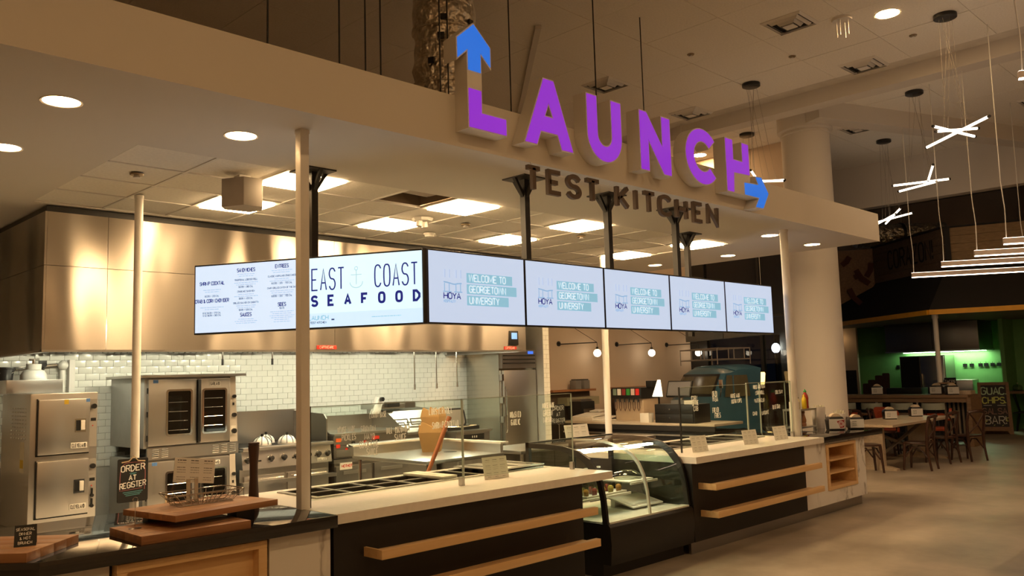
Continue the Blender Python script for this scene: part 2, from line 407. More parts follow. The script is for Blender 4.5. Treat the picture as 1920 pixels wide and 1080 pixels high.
# tiled wall end beside the refrigerator
wr = struct('wall_right', G().box(10.06,9.42,0,10.2,10.4,2.7), grout, 'narrow tiled wall end beside the refrigerator')
t2 = None
for r in range(34):
    z = .05+r*th
    for a, b in (((10.062,10.198),) if r%2 else ((10.062,10.128),(10.132,10.198))):
        if t2 is None: t2 = obj('tile', G().box(0,-.008,0,.066,0,th-.004), ceramic, wr); t2.location = (a,9.42,z)
        elif b-a < .1: link_copy(t2, wr, (a,9.42,z))
        else:
            c = link_copy(t2, wr, (a,9.42,z)); c.scale = (.136/.066,1,1)
# kitchen ceiling: tees and tiles inside the soffit ring
kc = struct('ceiling', G().box(2.33,6.13,SO+.22,4.8,8.62,SO+.24).box(5.43,6.13,SO+.22,10.39,8.62,SO+.24).box(4.8,6.75,SO+.22,5.43,8.62,SO+.24), gridmat, 'lay-in tile ceiling over the kitchen')
P0, TP = 5.435, .62
ct = None
panels = {(-3,0),(-3,2),(0,0),(0,2),(3,0),(3,2),(7,0),(7,2)}
tee = G()
for k in range(-4, 9): tee.box(P0+TP*k-.012,6.13,SO+.004,P0+TP*k+.012,8.62,SO+.03)
for j in range(0, 5): tee.box(2.33,6.13+TP*j-.012,SO+.0045,10.39,6.13+TP*j+.012,SO+.0305)
obj('ceiling_grid', tee, whpaint, kc)
for k in range(-5, 8):
    for j in range(4):
        if (k,j) in panels or (k,j) == (-1,0): continue
        x, y = P0+TP*k+.014, 6.13+TP*j+.014
        if ct is None: ct = obj('ceiling_tile', G().box(0,0,0,TP-.028,TP-.028,.02), tilemat, kc); ct.location = (x,y,SO+.012)
        else: link_copy(ct, kc, (x,y,SO+.012+random.uniform(0,.004)))
# night window wall at the far end
win = struct('window_1', G().box(16.72,10.55,0,16.86,10.99,4.3), blkmet, 'dark night window wall with black mullions')
for y in (7.86,9.2): obj('mullion', G().box(16.72,y-.03,0,16.84,y+.03,4.3), blkmet, win)
for z in (.2,2.9,4.27): obj('transom', G().box(16.72,7.86,z-.03,16.84,10.55,z+.03), blkmet, win)
nightpane = glass('night_glass', (.55,.58,.6), 1.5)
for a, b in ((7.89,9.17),(9.23,10.55)): obj('pane', G().box(16.76,a,.05,16.775,b,4.24), nightpane, win)

struct('wall_window_head', G().box(16.72,7.83,4.3,16.86,10.99,HC+.02), wallbeige, 'beige wall above the night window')
# ================================================================== LAMPS
def downlight(x, y, z, r, strength, col, label, group):
    t = thing('downlight', label, 'ceiling light', (x,y,z), 0, group)
    obj('trim_ring', G().lathe([(r*1.0,-.002),(r*1.12,-.006),(r*1.14,0),(r*1.0,.0)], n=24), whpaint, t)
    obj('lens', G().lathe([(.001,-.003),(r,-.003),(r,0),(.001,0)], n=24), glow('glow_%g_%s' % (strength, 'c' if col is WARM2 else 'd'), col, strength), t)
dl = [(1.62,5.46,'beside the left edge, near the fascia'),(2.79,5.46,'in front of the left white post'),(1.64,6.77,'over the left end of the kitchen'),(10.2,5.40,'beside the top of the right white post'),(11.49,5.44,'nearest the right corner of the soffit'),(11.46,6.78,'second along the right end of the soffit'),(11.42,8.11,'third and last along the right end of the soffit'),(.45,5.46,'out of frame on the left'),(.45,6.77,'out of frame behind the left')]  # the two out of frame are added to light the black counter
for x, y, w in dl: downlight(x, y, SO, .105, E_DOWN, WARM, 'round recessed soffit downlight '+w, 'round downlights in the white soffit')
for x, y, w in ((11.72,4.25,'above the dining tables'),(16.28,10.22,'seen through the curve of the letter C'),(7.2,-1.0,'out of view above, over the serving counters'),(2.7,-1.0,'out of view above, over the black counter'),(7.2,-5.2,'out of view on the right, over the walkway'),(2.7,-5.2,'out of view beside the camera'),(11.72,-1.0,'out of view right of the linear bars'),(16.28,-1.0,'out of view beyond the right edge'),(-1.8,-1.0,'out of view left of the black counter'),(-1.8,-5.2,'out of view behind the camera'),(20.8,-.3,'out of view beside the brown wall')):  # those out of view are added to light the hall and counter fronts
    downlight(x, y, HC, .15, E_CAN, WARM2, 'round downlight in the high hall ceiling, '+w, 'round downlights in the hall ceiling')
pn = {(-3,0):'behind the top of the left white post',(-3,2):'under the wall speaker, above the menu screen',(0,0):'beside the missing ceiling tile',(0,2):'above the seafood screen corner',(3,0):'behind the second and third black posts',(3,2):'third back, above the second welcome screen',(7,0):'behind the rear black post on the right',(7,2):'farthest, above the third welcome screen'}
pg = glow('panel_glow', (1,.67,.34), E_PANEL)
for k, j in panels:
    x, y = P0+TP*k+TP/2, 6.13+TP*j+TP/2
    t = thing('light_panel', 'square flush ceiling light panel '+pn[(k,j)], 'ceiling light', (x,y,SO), 0, 'square light panels over the kitchen')
    h = .296
    obj('frame', G().box(-h,-h,.004,h,-h+.035,.03).box(-h,h-.035,.004,h,h,.03).box(-h,-h+.035,.004,-h+.035,h-.035,.03).box(h-.035,-h+.035,.004,h,h-.035,.03), whpaint, t)
    obj('diffuser', G().box(-h+.035,-h+.035,-.014,h-.035,h-.035,.02), pg, t)
# missing tile: dark void with duct and pipe
ob = thing('ceiling_void', 'open ceiling bay with its tile missing, grey box and pipes inside', 'ceiling void', (5.115,6.44,SO))
V = G(); a = .3
V.box(-a,-a,.03,-a+.01,a,.42).box(a-.01,-a,.03,a,a,.42).box(-a,-a,.03,a,-a+.01,.42).box(-a,a-.01,.03,a,a,.42).box(-a,-a,.42,a,a,.43)
obj('shaft', V, M('void_brown',(.16,.11,.07),.9), ob)
obj('junction_box', G().box(-.1,-.2,.08,.26,.1,.3), M('galvanised',(.35,.30,.25),.5,.3), ob, bev=.01)
obj('pipe', G().cyl((-.29,.12,.12),(.29,.16,.12),.025), whpaint, ob); obj('pipe', G().cyl((-.29,.2,.2),(.29,.24,.2),.02), whpaint, ob)
# small ceiling devices
def sprinkler(x, y, z, label):
    t = thing('sprinkler', label, 'sprinkler', (x,y,z), 0, 'ceiling sprinklers')
    obj('plate', G().lathe([(.05,-.012),(.055,-.002),(.055,0),(.03,0)], n=16), M('dull_brass',(.35,.27,.17),.4,.6), t); obj('head', G().lathe([(.015,-.04),(.035,-.036),(.015,-.01)], n=10), whpaint, t)
sprinkler(2.66,7.0,SO,'small round sprinkler above the left end of the hood'); sprinkler(6.4,7.14,SO,'small round sprinkler near the smoke detector')
sprinkler(8.15,6.9,SO,'small round sprinkler behind the second black post')
t = thing('exit_fixture', 'pale twin-head emergency fitting on the kitchen ceiling', 'ceiling fitting', (5.78,7.15,SO))
obj('base', G().lathe([(.10,-.03),(.12,0),(.02,0)], n=8), whplastic, t); obj('head', G().cyl((-.05,0,-.09),(-.04,0,-.03),.035), whplastic, t); obj('head', G().cyl((.05,.02,-.09),(.04,.02,-.03),.035), whplastic, t)
t = thing('smoke_detector', 'round white smoke detector on the kitchen ceiling', 'detector', (6.45,7.85,SO)); obj('base', G().lathe([(.07,-.02),(.075,0),(.01,0)], n=20), whplastic, t); obj('cap', G().lathe([(.03,-.05),(.055,-.042),(.06,-.02)], n=20), whplastic, t)
def vent(x, y, label):
    t = thing('air_vent', label, 'air vent', (x,y,HC), 0, 'square air vents in the hall ceiling')
    for k, r in enumerate((.30,.22,.14)):
        g = G(); z0, z1 = -.012-.008*k, -.03-.012*k
        for q in range(4):
            a = q*PI/2; R_ = Matrix.Rotation(a,4,'Z')
            g2 = G().add([(-r,-r,-.005),(r,-r,-.005),(r-.035,-r+.035,z1),(-r+.035,-r+.035,z1),(-r,-r,0),(r,-r,0)], [(0,1,2,3),(4,5,1,0)]).tf(R_); g.add(g2.v, g2.f)
        obj('vane', g, whpaint, t, smooth=False)
    obj('backing', G().box(-.25,-.25,-.004,.25,.25,.0), blkmet, t); obj('core', G().box(-.08,-.08,-.06,.08,.08,-.045), whpaint, t)
for x, y, l in ((10.97,5.31,'square air vent in the hall ceiling, nearest'),(13.46,5.31,'square air vent in the hall ceiling beside the downstand beam'),(10.97,8.62,'square air vent in the hall ceiling above the letter A'),(13.45,8.58,'square air vent in the hall ceiling above the letter C'),(17.0,6.92,'square air vent in the ceiling right of the column'),(18.0,9.69,'square air vent in the ceiling above the right arrow'),(17.9,3.9,'square air vent in the ceiling at the right edge')): vent(x, y, l)
for x, y, w in ((9.4,3.3,'nearest the upper edge'),(10.9,6.9,'above the letter U'),(12.2,5.9,'between two air vents'),(12.8,4.3,'beside the beam')): sprinkler(x, y, HC, 'tiny sprinkler in the high hall ceiling, '+w)
t = thing('projector_bracket', 'small round white bracket with thin rods in the hall ceiling', 'ceiling fitting', (11.4,4.75,HC))
obj('plate', G().lathe([(.13,-.03),(.14,0),(.02,0)], n=16), whpaint, t)
for q in range(4): obj('rod', G().cyl((.08*math.cos(q*1.57),.08*math.sin(q*1.57),-.25),(.08*math.cos(q*1.57),.08*math.sin(q*1.57),0),.008,6), whpaint, t)
# rod cluster pendants: canopy, wires, three rods
rodg = glow('rod_glow', (1,.80,.58), E_BAR)
def pendant(cx, cy, rods, label):
    t = thing('rod_pendant', label, 'pendant light', (cx,cy,HC), 0, 'crossed rod pendants')
    obj('ceiling_rose', G().lathe([(.13,-.06),(.15,-.05),(.15,0),(.02,0)], n=20), blkmet, t)
    for n, (a, b) in enumerate(rods):
        A = Vector((a[0]-cx,a[1]-cy,a[2]-HC)); B = Vector((b[0]-cx,b[1]-cy,b[2]-HC))
        d = (B-A).normalized()
        r = obj('rod', G().cyl(A+d*.03,B-d*.03,.018,8), rodg, t); obj('end_cap', G().cyl(A,A+d*.03,.02,8).cyl(B-d*.03,B,.02,8), blkmet, r)
        for k, f in enumerate((.3,.7)):
            p = A.lerp(B,f); obj('wire', G().cyl((.08*math.cos(n*2.1+k*3),.08*math.sin(n*2.1+k*3),-.05), p+Vector((0,0,.02)), .002, 4), M('pendant_wire',(.22,.19,.16),.5), t)
def rod(cx, cy, z, ang, L, dz=0., ox=0., oy=0.):
    dx, dy = math.cos(ang)*L/2, math.sin(ang)*L/2
    return ((cx-dx+ox,cy-dy+oy,z-dz),(cx+dx+ox,cy+dy+oy,z+dz))
pendant(12.38,3.72,[((12.72,4.22,4.87),(11.72,3.10,4.87)),((11.95,3.86,4.96),(12.85,3.60,4.92)),((12.15,3.90,4.93),(12.62,3.48,4.97))],'crossed glowing rod pendant nearest, forming a wide X')
pendant(15.51,5.27,[((15.35,5.72,4.95),(15.62,4.82,4.95)),((15.62,5.72,4.88),(15.5,5.0,4.92)),((15.35,5.1,4.93),(14.9,4.85,5.1))],'crossed glowing rod pendant in the middle, two rods almost parallel')
pendant(18.39,6.95,[((18.75,7.42,4.9),(18.42,6.46,4.94)),((18.6,7.3,4.84),(18.1,6.7,4.92)),((17.85,6.5,4.98),(18.8,7.2,4.85))],'crossed glowing rod pendant beside the right end of the soffit')
pendant(12.85,6.98,[((12.3,6.78,4.98),(12.72,6.9,4.9)),((12.75,6.98,4.88),(13.12,6.6,4.9)),((12.6,7.25,4.92),(13.0,6.55,4.86))],'crossed glowing rod pendant half hidden behind the right arrow')
for x, y, l in ((15.57,8.62,'black round pendant canopy above the right arrow'),):
    t = thing('rod_pendant', l, 'pendant light', (x,y,HC), 0, 'crossed rod pendants'); obj('ceiling_rose', G().lathe([(.13,-.06),(.15,-.05),(.15,0),(.02,0)], n=20), blkmet, t)
    for q in range(3): obj('wire', G().cyl((.08*math.cos(q*2),.08*math.sin(q*2),-.05),(.1*math.cos(q*2),.1*math.sin(q*2),-1.7),.002,4), M('pendant_wire',(.22,.19,.16),.5), t)
    obj('rod', G().cyl((-.4,.2,-1.7),(.4,-.2,-1.7),.022,8), rodg, t)
# stepped linear bars on the right
barg = glow('bar_glow', (1,.76,.58), E_BAR*1.6)
def linbar(a, b, z, label, zc=HC):
    A, B = Vector((a[0],a[1],z)), Vector((b[0],b[1],z)); L = (B-A).length; ang = math.atan2(B.y-A.y, B.x-A.x)
    t = thing('linear_pendant', label, 'pendant light', (a[0],a[1],z), ang, 'stepped linear pendants')
    obj('housing', G().box(0,-.03,.012,L,.03,.088), M('satin_aluminium',(.60,.52,.47),.45,.3), t)
    obj('diffuser', G().box(.005,-.028,0,L-.005,.028,.012), barg, t); obj('uplight', G().box(.005,-.028,.088,L-.005,.028,.095), glow('bar_uplight', (1,.78,.6), 4.0), t)
    for q in (.04, L-.04): obj('cable', G().tube([(q,0,.09),(q+.015,.01,.5),(q-.01,0,.9),(q,0,zc-z)], .007, 5), whplastic, t)
linbar((16.64,5.96),(17.62,4.26),3.4,'lowest linear pendant bar of the stepped set')
linbar((15.29,4.98),(16.27,3.28),3.4,'second linear pendant bar of the stepped set')
linbar((14.25,4.15),(15.23,2.45),3.4,'third linear pendant bar of the stepped set')
linbar((13.2,3.46),(14.18,1.76),3.4,'fourth linear pendant bar of the stepped set, cut by the right edge')
for k, w in enumerate(('fifth','sixth','seventh','eighth','ninth')): linbar((12.1-1.12*k,2.62-.82*k),(13.08-1.12*k,.92-.82*k),3.4,w+' linear pendant bar, added to continue the stepped set out of view to the right')  # unseen bars added to light the counter fronts
linbar((10.55,2.47),(11.5,.8),4.9,'highest linear pendant bar at the upper right corner')

# ================================================================== SIGN OVER THE SERVERY
def outline(p, d):
    """grow a counter-clockwise outline by d"""
    n = len(p); ar = sum(p[i][0]*p[(i+1)%n][1]-p[(i+1)%n][0]*p[i][1] for i in range(n))
    if ar < 0: p = p[::-1]
    q = []
    for i in range(n):
        a, b, c = Vector(p[i-1]), Vector(p[i]), Vector(p[(i+1)%n])
        d1, d2 = (b-a).normalized(), (c-b).normalized(); n1, n2 = Vector((d1.y,-d1.x)), Vector((d2.y,-d2.x)); mn = n1+n2
        mn = n1 if mn.length < .2 else mn.normalized()
        q.append(tuple(b+mn*d/max(.45, mn.dot(n1))))
    return q
def curve_mesh(outer, holes, depth):
    """filled outline with holes, extruded: verts in (u, v, w), w from 0 to depth"""
    cu = bpy.data.curves.new('o','CURVE'); cu.dimensions = '2D'; cu.fill_mode = 'BOTH'; cu.extrude = depth/2
    for p in [outer]+holes:
        sp = cu.splines.new('POLY'); sp.points.add(len(p)-1)
        for q, (a, b) in zip(sp.points, p): q.co = (a,b,0,1)
        sp.use_cyclic_u = True
    o = bpy.data.objects.new('o', cu); C.objects.link(o)
    me = bpy.data.meshes.new_from_object(o.evaluated_get(bpy.context.evaluated_depsgraph_get()))
    g = G().add([(v.co.x,v.co.y,v.co.z+depth/2) for v in me.vertices], [tuple(p.vertices) for p in me.polygons])
    bpy.data.objects.remove(o); bpy.data.curves.remove(cu); bpy.data.meshes.remove(me)
    return g
def arc(cx, cy, rx, ry, a0, a1, n): return [(cx+rx*math.cos(math.radians(a0+(a1-a0)*i/n)), cy+ry*math.sin(math.radians(a0+(a1-a0)*i/n))) for i in range(n+1)]
purple = glow('purple_face', (.26,.022,.60), .86); blue = glow('blue_face', (.012,.17,.78), .8)
Lp = [(4.15,3.93),(4.15,3.625),(4.543,3.625),(4.543,3.757),(4.285,3.757),(4.285,3.93)]
UP = [(4.15,4.065),(4.285,4.065),(4.285,4.221),(4.387,4.13),(4.387,4.292),(4.216,4.442),(4.046,4.295),(4.046,4.13),(4.15,4.223)]
Lb = [(4.15,3.625),(4.543,3.625),(4.543,3.757),(4.285,3.757),(4.285,4.221),(4.387,4.13),(4.387,4.292),(4.216,4.442),(4.046,4.295),(4.046,4.13),(4.15,4.223)]
A_ = [(4.745,3.622),(4.887,3.622),(4.937,3.742),(5.139,3.742),(5.186,3.622),(5.33,3.622),(5.106,4.195),(4.982,4.195)]; Ah = [(4.99,3.877),(5.087,3.877),(5.038,3.990)]
U_ = [(5.526,4.192)] + arc(5.764,3.85,.238,.235,180,360,20) + [(6.002,4.192-.145+.145),(5.861,4.192)] + arc(5.764,3.855,.099,.10,360,180,14) + [(5.663,4.192)]
N_ = [(6.282,3.635),(6.412,3.635),(6.412,3.93),(6.647,3.635),(6.768,3.635),(6.768,4.198),(6.632,4.198),(6.632,3.90),(6.392,4.198),(6.282,4.198)]
C_ = arc(7.335,3.923,.306,.286,42,318,26) + arc(7.335,3.923,.163,.155,318,42,20)
H_ = [(7.78,3.635),(7.912,3.635),(7.93,3.85),(8.252,3.862),(8.252,4.204),(8.116,4.204),(8.114,3.992),(7.925,3.992),(7.925,4.204),(7.78,4.204)]
RT = [(8.13,3.637),(8.432,3.637),(8.347,3.525),(8.514,3.53),(8.648,3.712),(8.50,3.878),(8.373,3.867),(8.432,3.786),(8.13,3.772)]
Hb = [(7.78,3.635),(8.432,3.637),(8.347,3.525),(8.514,3.53),(8.648,3.712),(8.50,3.878),(8.373,3.867),(8.432,3.786),(8.25,3.78),(8.252,4.204),(8.116,4.204),(8.114,3.992),(7.925,3.992),(7.925,4.204),(7.78,4.204)]
sg = thing('illuminated_sign', 'large lit sign of six purple letters with two blue arrows on the fascia', 'sign', (6.3,4.71,3.6))
YF = 4.565
for body, hole, faces in ((Lb,[],[(Lp,purple,[]),(UP,blue,[])]),(A_,[Ah],[(A_,purple,[Ah])]),(U_,[],[(U_,purple,[])]),(N_,[],[(N_,purple,[])]),(C_,[],[(C_,purple,[])]),(Hb,[],[(H_,purple,[]),(RT,blue,[])])):
    x0 = min(p[0] for p in body); mm = basis((0,4.708,0),(1,0,0),(0,0,1))
    b = obj('letter', curve_mesh(outline(body,.007), [outline(h,-.007) for h in hole], 4.708-YF).tf(mm), whpaint, sg, world=True, smooth=False)
    for fp, fm, hh in faces:
        obj('lit_face', curve_mesh(outline(fp,-.004), [outline(h,.004) for h in hh], .004).tf(basis((0,YF-.0005,0),(1,0,0),(0,0,1))), fm, b, world=True, smooth=False)
ts = thing('letter_sign', 'dark brown metal letters hanging under the fascia below the purple sign', 'sign', (6.3,4.68,3.48))
tkm = M('bronze_letter', (.10,.066,.045), .5, .2)
for ch, a, b in zip('TESTKITCHEN',(4.862,5.116,5.36,5.60,6.03,6.31,6.44,6.69,6.98,7.28,7.545),(5.038,5.288,5.54,5.80,6.22,6.36,6.63,6.90,7.18,7.45,7.75)):
    w = b-a; d = .038
    g = G(); text(g, ch, 0, 0, .215-d, d, asp=.667*6/4*(w-d)/(.215-d) if ch not in 'I' else .6, dep=.035)
    obj('letter', g.tf(front(a+d/2,4.70,3.262+d/2)), tkm, ts, world=True, smooth=False)
obj('rail', G().box(4.86,4.700,3.445,7.75,4.707,3.452), whpaint, ts, world=True)
for x in (4.95,7.62): obj('bracket', G().box(x,4.701,3.45,x+.008,4.708,3.515), whpaint, ts, world=True)

# ================================================================== POSTS
def wpost(x, y, z0, label, r=.034, sleeve=False, rnd=False):
    t = thing('support_post', label, 'post', (x,y,z0), 0, 'white posts holding the soffit')
    obj('shaft', G().cyl((0,0,0),(0,0,SO-z0),r,16) if rnd else G().box(-r,-r,0,r,r,SO-z0), whpaint, t, bev=0 if rnd else .004)
    obj('collar', G().cyl((0,0,SO-z0-.03),(0,0,SO-z0),r*1.12,16) if rnd else G().box(-r*1.08,-r*1.08,SO-z0-.03,r*1.08,r*1.08,SO-z0), whpaint, t)
    if sleeve: obj('sleeve', G().cyl((0,0,0),(0,0,.42),r*1.22,16), whpaint, t)
wpost(3.05,5.08,CT,'square white post standing on the near counter in front of the menu screens')
wpost(2.99,7.8,0,'slim round white post behind the order-at-register board',.037,rnd=True)
wpost(9.95,5.08,CT,'round white post on the right counter with a thicker lower sleeve',.05,True,True)
wpost(9.91,8.0,0,'slim round white post standing behind the display case',.05,rnd=True)
def bpost(x, y, label, z0=2.2):
    t = thing('hanger_post', label, 'post', (x,y,z0), 0, 'black posts carrying the screens')
    obj('shaft', G().box(-.03,-.03,0,.03,.03,SO-z0), blkmet, t)
    obj('top_plate', G().box(-.14,-.14,SO-z0-.012,.14,.14,SO-z0), blkmet, t)
    H = SO-z0-.012
    for q in range(4):
        R_ = Matrix.Rotation(q*PI/2,4,'Z')
        obj('brace', G().prism([(.03,H-.16),(.135,H),(.105,H),(.03,H-.11)], .03, lambda u,v,w: (u,w-.015,v)).tf(R_), blkmet, t)
for a in ((5.32,5.14,'first black hanger post along the welcome screens'),(6.48,5.14,'second black hanger post along the welcome screens'),(7.64,5.14,'third black hanger post along the welcome screens'),(9.16,6.0,'rear black hanger post behind the fourth welcome screen'),(3.72,6.03,'black hanger post behind the left menu screens')): bpost(*a)

# ================================================================== SCREENS
scrw = glow('screen_white', (.50,.60,.78), E_SCREEN); scrw2 = glow('screen_blue_white', (.70,.92,1.0), E_SCREEN); scrm = glow('menu_white', (.62,.76,.94), E_SCREEN)
navy = glow('screen_navy', (.012,.018,.22), .8); sky = glow('screen_cyan', (.26,.52,.66), .9); palegrey = glow('screen_grey', (.42,.54,.74), .9); txtw = glow('screen_text_white', (.66,.80,.90), .95); midblue = glow('screen_mid_blue', (.26,.45,.66), .9)
scrdark = glow('screen_dark_text', (.06,.09,.2), .8)
def screen(o, xd, W_, H_, label, group, face, content):
    t = thing('menu_screen', label, 'screen', o, math.atan2(xd[1],xd[0]), group)
    obj('casing', G().box(.002,0,0,W_-.002,.06,H_), blkpl, t, bev=.004)
    p = obj('display', G().box(.014,-.002,.014,W_-.014,0.,H_-.014), face, t)
    for k, (mat, g) in enumerate(content):
        if g.v: obj('lettering', g.tf(basis((0,-.003-.0006*k,0),(1,0,0),(0,0,1))), mat, p, smooth=False)
    return t
def welcome(W_, H_):
    bars, logo, hoya, wt, ghost = G(), G(), G(), G(), G()
    for k, (s, v0, L) in enumerate((('WELCOME TO',.575,.48),('GEORGETOWN',.42,.525),('UNIVERSITY',.265,.435))):
        v = v0*H_; x = .375*W_; ribbon(bars, [(x,v+.07*H_),(x+L*W_,v+.07*H_)], .135*H_)
        h = .09*H_; a = .60
        while twidth(s,h,a,.22) > (L-.05)*W_: a -= .02
        text(wt, s, x+.025*W_, v+.027*H_, h, .0098, asp=a, gap=.24)
    x, y = .15*W_, .44*H_
    for k in (0,.045,.11,.155): ribbon(logo, [(x+(.008+k)*W_,y),(x+(.008+k)*W_,y+.115*H_)], .008)
    ribbon(logo, chaikin([(x,y+.13*H_),(x+.05*W_,y+.12*H_),(x+.1*W_,y+.10*H_),(x+.135*W_,y+.115*H_),(x+.175*W_,y+.12*H_)]), .010)
    ribbon(logo, [(x-.005*W_,y),(x+.075*W_,y)], .008); ribbon(logo, [(x+.1*W_,y),(x+.18*W_,y)], .008)
    for k in (0,.045,.11,.155): ribbon(ghost, [(x+(.012+k)*W_,y+.19*H_),(x+(.012+k)*W_,y+.30*H_)], .008)
    text(hoya, 'HOYA', x, .345*H_, .08*H_, .0085, asp=.80, gap=.25); text(logo, 'HOSPITALITY', x, .295*H_, .034*H_, .004, asp=.5, gap=.24)
    return [(sky,bars),(midblue,logo),(navy,hoya),(txtw,wt),(palegrey,ghost)]
SW, SH, SZ = 1.074, .585, 2.185
for i, l in enumerate(('nearest in the row','second in the row','third in the row','fourth in the row','last in the row')):
    screen((4.11+SW*i,5.04,SZ), (1,0), SW, SH, 'pale blue welcome screen with white words on cyan bars, '+l, 'welcome screens in the overhead row', scrw, welcome(SW,SH))
dx, dy = -.477, .879
def menu(W_, H_):
    hd, ln, bold = G(), G(), G()
    def col(u, items):
        for s, v, kind in items:
            x, y = u*W_, v*H_
            if kind == 'h':
                h = .047*H_; text(hd, s, x, y, h, .0055, align=.5, asp=.52, gap=.2)
            elif kind == 'b': text(bold, s, x, y, .022*H_, .0026, align=.5, asp=.62, gap=.25)
            else:
                for k in range(int(kind)): scribble(ln, x, y-.028*H_*k, W_*random.uniform(.13,.22), .018*H_)
    col(.17, [('SHRIMP COCKTAIL',.70,'h'),('',.63,'2'),('$12.99 | 220 CAL',.53,'b'),('CRAB & CORN CHOWDER',.45,'h'),('',.38,'2'),('8 OZ $4.99 | 270 CAL',.29,'b'),('12 OZ $6.99 | 360 CAL',.255,'b')])
    col(.48, [('SANDWICHES',.86,'h'),('',.825,'2'),('TRADITIONAL LOBSTER ROLL',.735,'b'),('',.705,'2'),('$12.99 | 380 CAL',.635,'b'),('CRABCAKE SANDWICH',.57,'b'),('',.54,'2'),('$9.99 | 420 CAL',.47,'b'),('GRILLED SALMON ON CIABATTA',.41,'b'),('',.38,'2'),('$9.99 | 520 CAL',.31,'b'),('SAUCES',.23,'h'),('',.19,'3')])
    col(.80, [('ENTREES',.88,'h'),('',.845,'2'),('CLASSIC MARYLAND CRAB CAKES',.755,'b'),('',.725,'2'),('$12.99 | 320 - 700 CAL',.655,'b'),('CHAR-GRILLED CATCH OF THE DAY',.59,'b'),('',.56,'3'),('$10.99 | 320 - 700 CAL',.475,'b'),('SIDES',.345,'h'),('$3.79',.305,'b'),('',.27,'6')])
    return [(navy,hd),(palegrey,ln),(scrdark,bold)]
def brand(W_, H_):
    n, anc, lau, dk, band = G(), G(), G(), G(), G()
    text(n, 'EAST', .06*W_, .53*H_, .29*H_, .0115, asp=.30, gap=.24); text(n, 'COAST', .94*W_, .53*H_, .29*H_, .0115, align=1, asp=.30, gap=.235)
    for k, c in enumerate('SEAFOOD'): text(n, c, (.085+.14*k)*W_, .32*H_, .125*H_, .020, align=.5, asp=.62)
    x, y = .435*W_, .58*H_
    ribbon(anc, [(x,y),(x,y+.19*H_)], .006); ribbon(anc, [(x-.045*W_,y+.13*H_),(x+.045*W_,y+.13*H_)], .005)
    ribbon(anc, [(x+.05*math.cos(a*.2+PI)*1.1,y+.03*H_+.045*math.sin(a*.2+PI)) for a in range(17)], .006); ribbon(anc, [(x+.014*math.cos(a*PI/6),y+.215*H_+.014*math.sin(a*PI/6)) for a in range(13)], .005)
    text(lau, 'LAUNCH', .03*W_, .125*H_, .055*H_, .006, asp=.75, gap=.3); text(dk, 'TEST KITCHEN', .045*W_, .075*H_, .025*H_, .0035, asp=.7)
    ribbon(dk, [(.035*W_,.175*H_),(.035*W_,.21*H_)], .012); ribbon(dk, [(.225*W_,.12*H_),(.25*W_,.12*H_)], .012)
    scribble(lau, .68*W_, .13*H_, .24*W_, .014*H_); ribbon(band, [(.02*W_,.12*H_),(.98*W_,.12*H_)], .19*H_)
    return [(glow('screen_band',(.60,.80,.98),E_SCREEN),band),(navy,n),(glow('anchor_grey',(.42,.62,.68),.9),anc),(sky,lau),(scrdark,dk)]
L2 = 1.05
screen((4.11+dx*2*L2,5.05+dy*2*L2,SZ), (-dx,-dy), L2, SH, 'left menu screen listing seafood dishes and prices', 'seafood menu screens', scrm, menu(L2,SH))
screen((4.11+dx*L2,5.05+dy*L2,SZ), (-dx,-dy), L2, SH, 'menu screen with tall navy lettering around a pale anchor', 'seafood menu screens', scrw2, brand(L2,SH))
for k in (0,1):
    a = (9.55-dx*1.06*k, 5.10+dy*1.06*k)
    screen((a[0],a[1],SZ), (-dx,dy), 1.05, SH, 'screen turned away to the right, seen edge-on from behind, '+('near one' if k == 0 else 'far one'), 'screens on the right return', scrw, [])
t = thing('corner_trim', 'black corner post where the two screen rows meet', 'screen trim', (4.105,5.06,SZ)); obj('strip', G().cyl((0,0,0),(0,0,SH),.022,8), blkpl, t)

# ================================================================== KITCHEN HOOD
HX0, HX1, HY, HZ = 2.47, 8.85, 8.64, 2.135
hd = thing('exhaust_hood', 'long buckled stainless steel exhaust hood over the cooking line', 'hood', (5.6,HY,HZ))
xs = [HX0,3.02,5.62,8.85]
for i in range(3):
    for z0, z1 in ((HZ,2.925),(2.93,3.44)):
        obj('panel', G().box(xs[i]+.002,HY,z0,xs[i+1]-.002,HY+.02,z1), sthood, hd, world=True)
obj('side_panel', G().box(HX0-.02,HY,HZ,HX0,10.39,2.925).box(HX0-.02,HY,2.93,HX0,10.39,3.44), sthood, hd, world=True)
obj('side_panel', G().box(HX1,HY,HZ,HX1+.02,10.39,3.44), sthood, hd, world=True)
obj('back_panel', G().box(HX0,10.35,HZ+.08,HX1,10.38,3.44), st, hd, world=True)
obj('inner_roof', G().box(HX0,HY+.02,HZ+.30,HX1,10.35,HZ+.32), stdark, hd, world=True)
obj('lip', G().box(HX0-.02,HY-.004,HZ-.02,HX1+.02,HY+.06,HZ).box(HX0-.02,HY,HZ-.02,HX0+.05,10.38,HZ).box(HX1-.05,HY,HZ-.02,HX1+.02,10.38,HZ), st, hd, world=True)
obj('top_gap', G().box(HX0,HY+.03,3.44,HX1,10.38,3.50), blkmet, hd, world=True)
for i in range(8):
    x = 2.75+.76*i
    g = G()
    for k in range(8): g.cbox((x+.06+.07*k,9.95,HZ+.2),(.05,.7,.012),rx=-.5)
    obj('filter', g, stdark, hd, world=True)
for i in range(6):
    x = 3.0+1.06*i
    l = obj('lamp', G().lathe([(.001,0),(.11,0),(.11,.05),(.001,.05)],(x,9.15,HZ+.2),18), glow('hood_glow', HOODC, E_HOOD*4), hd, world=True)
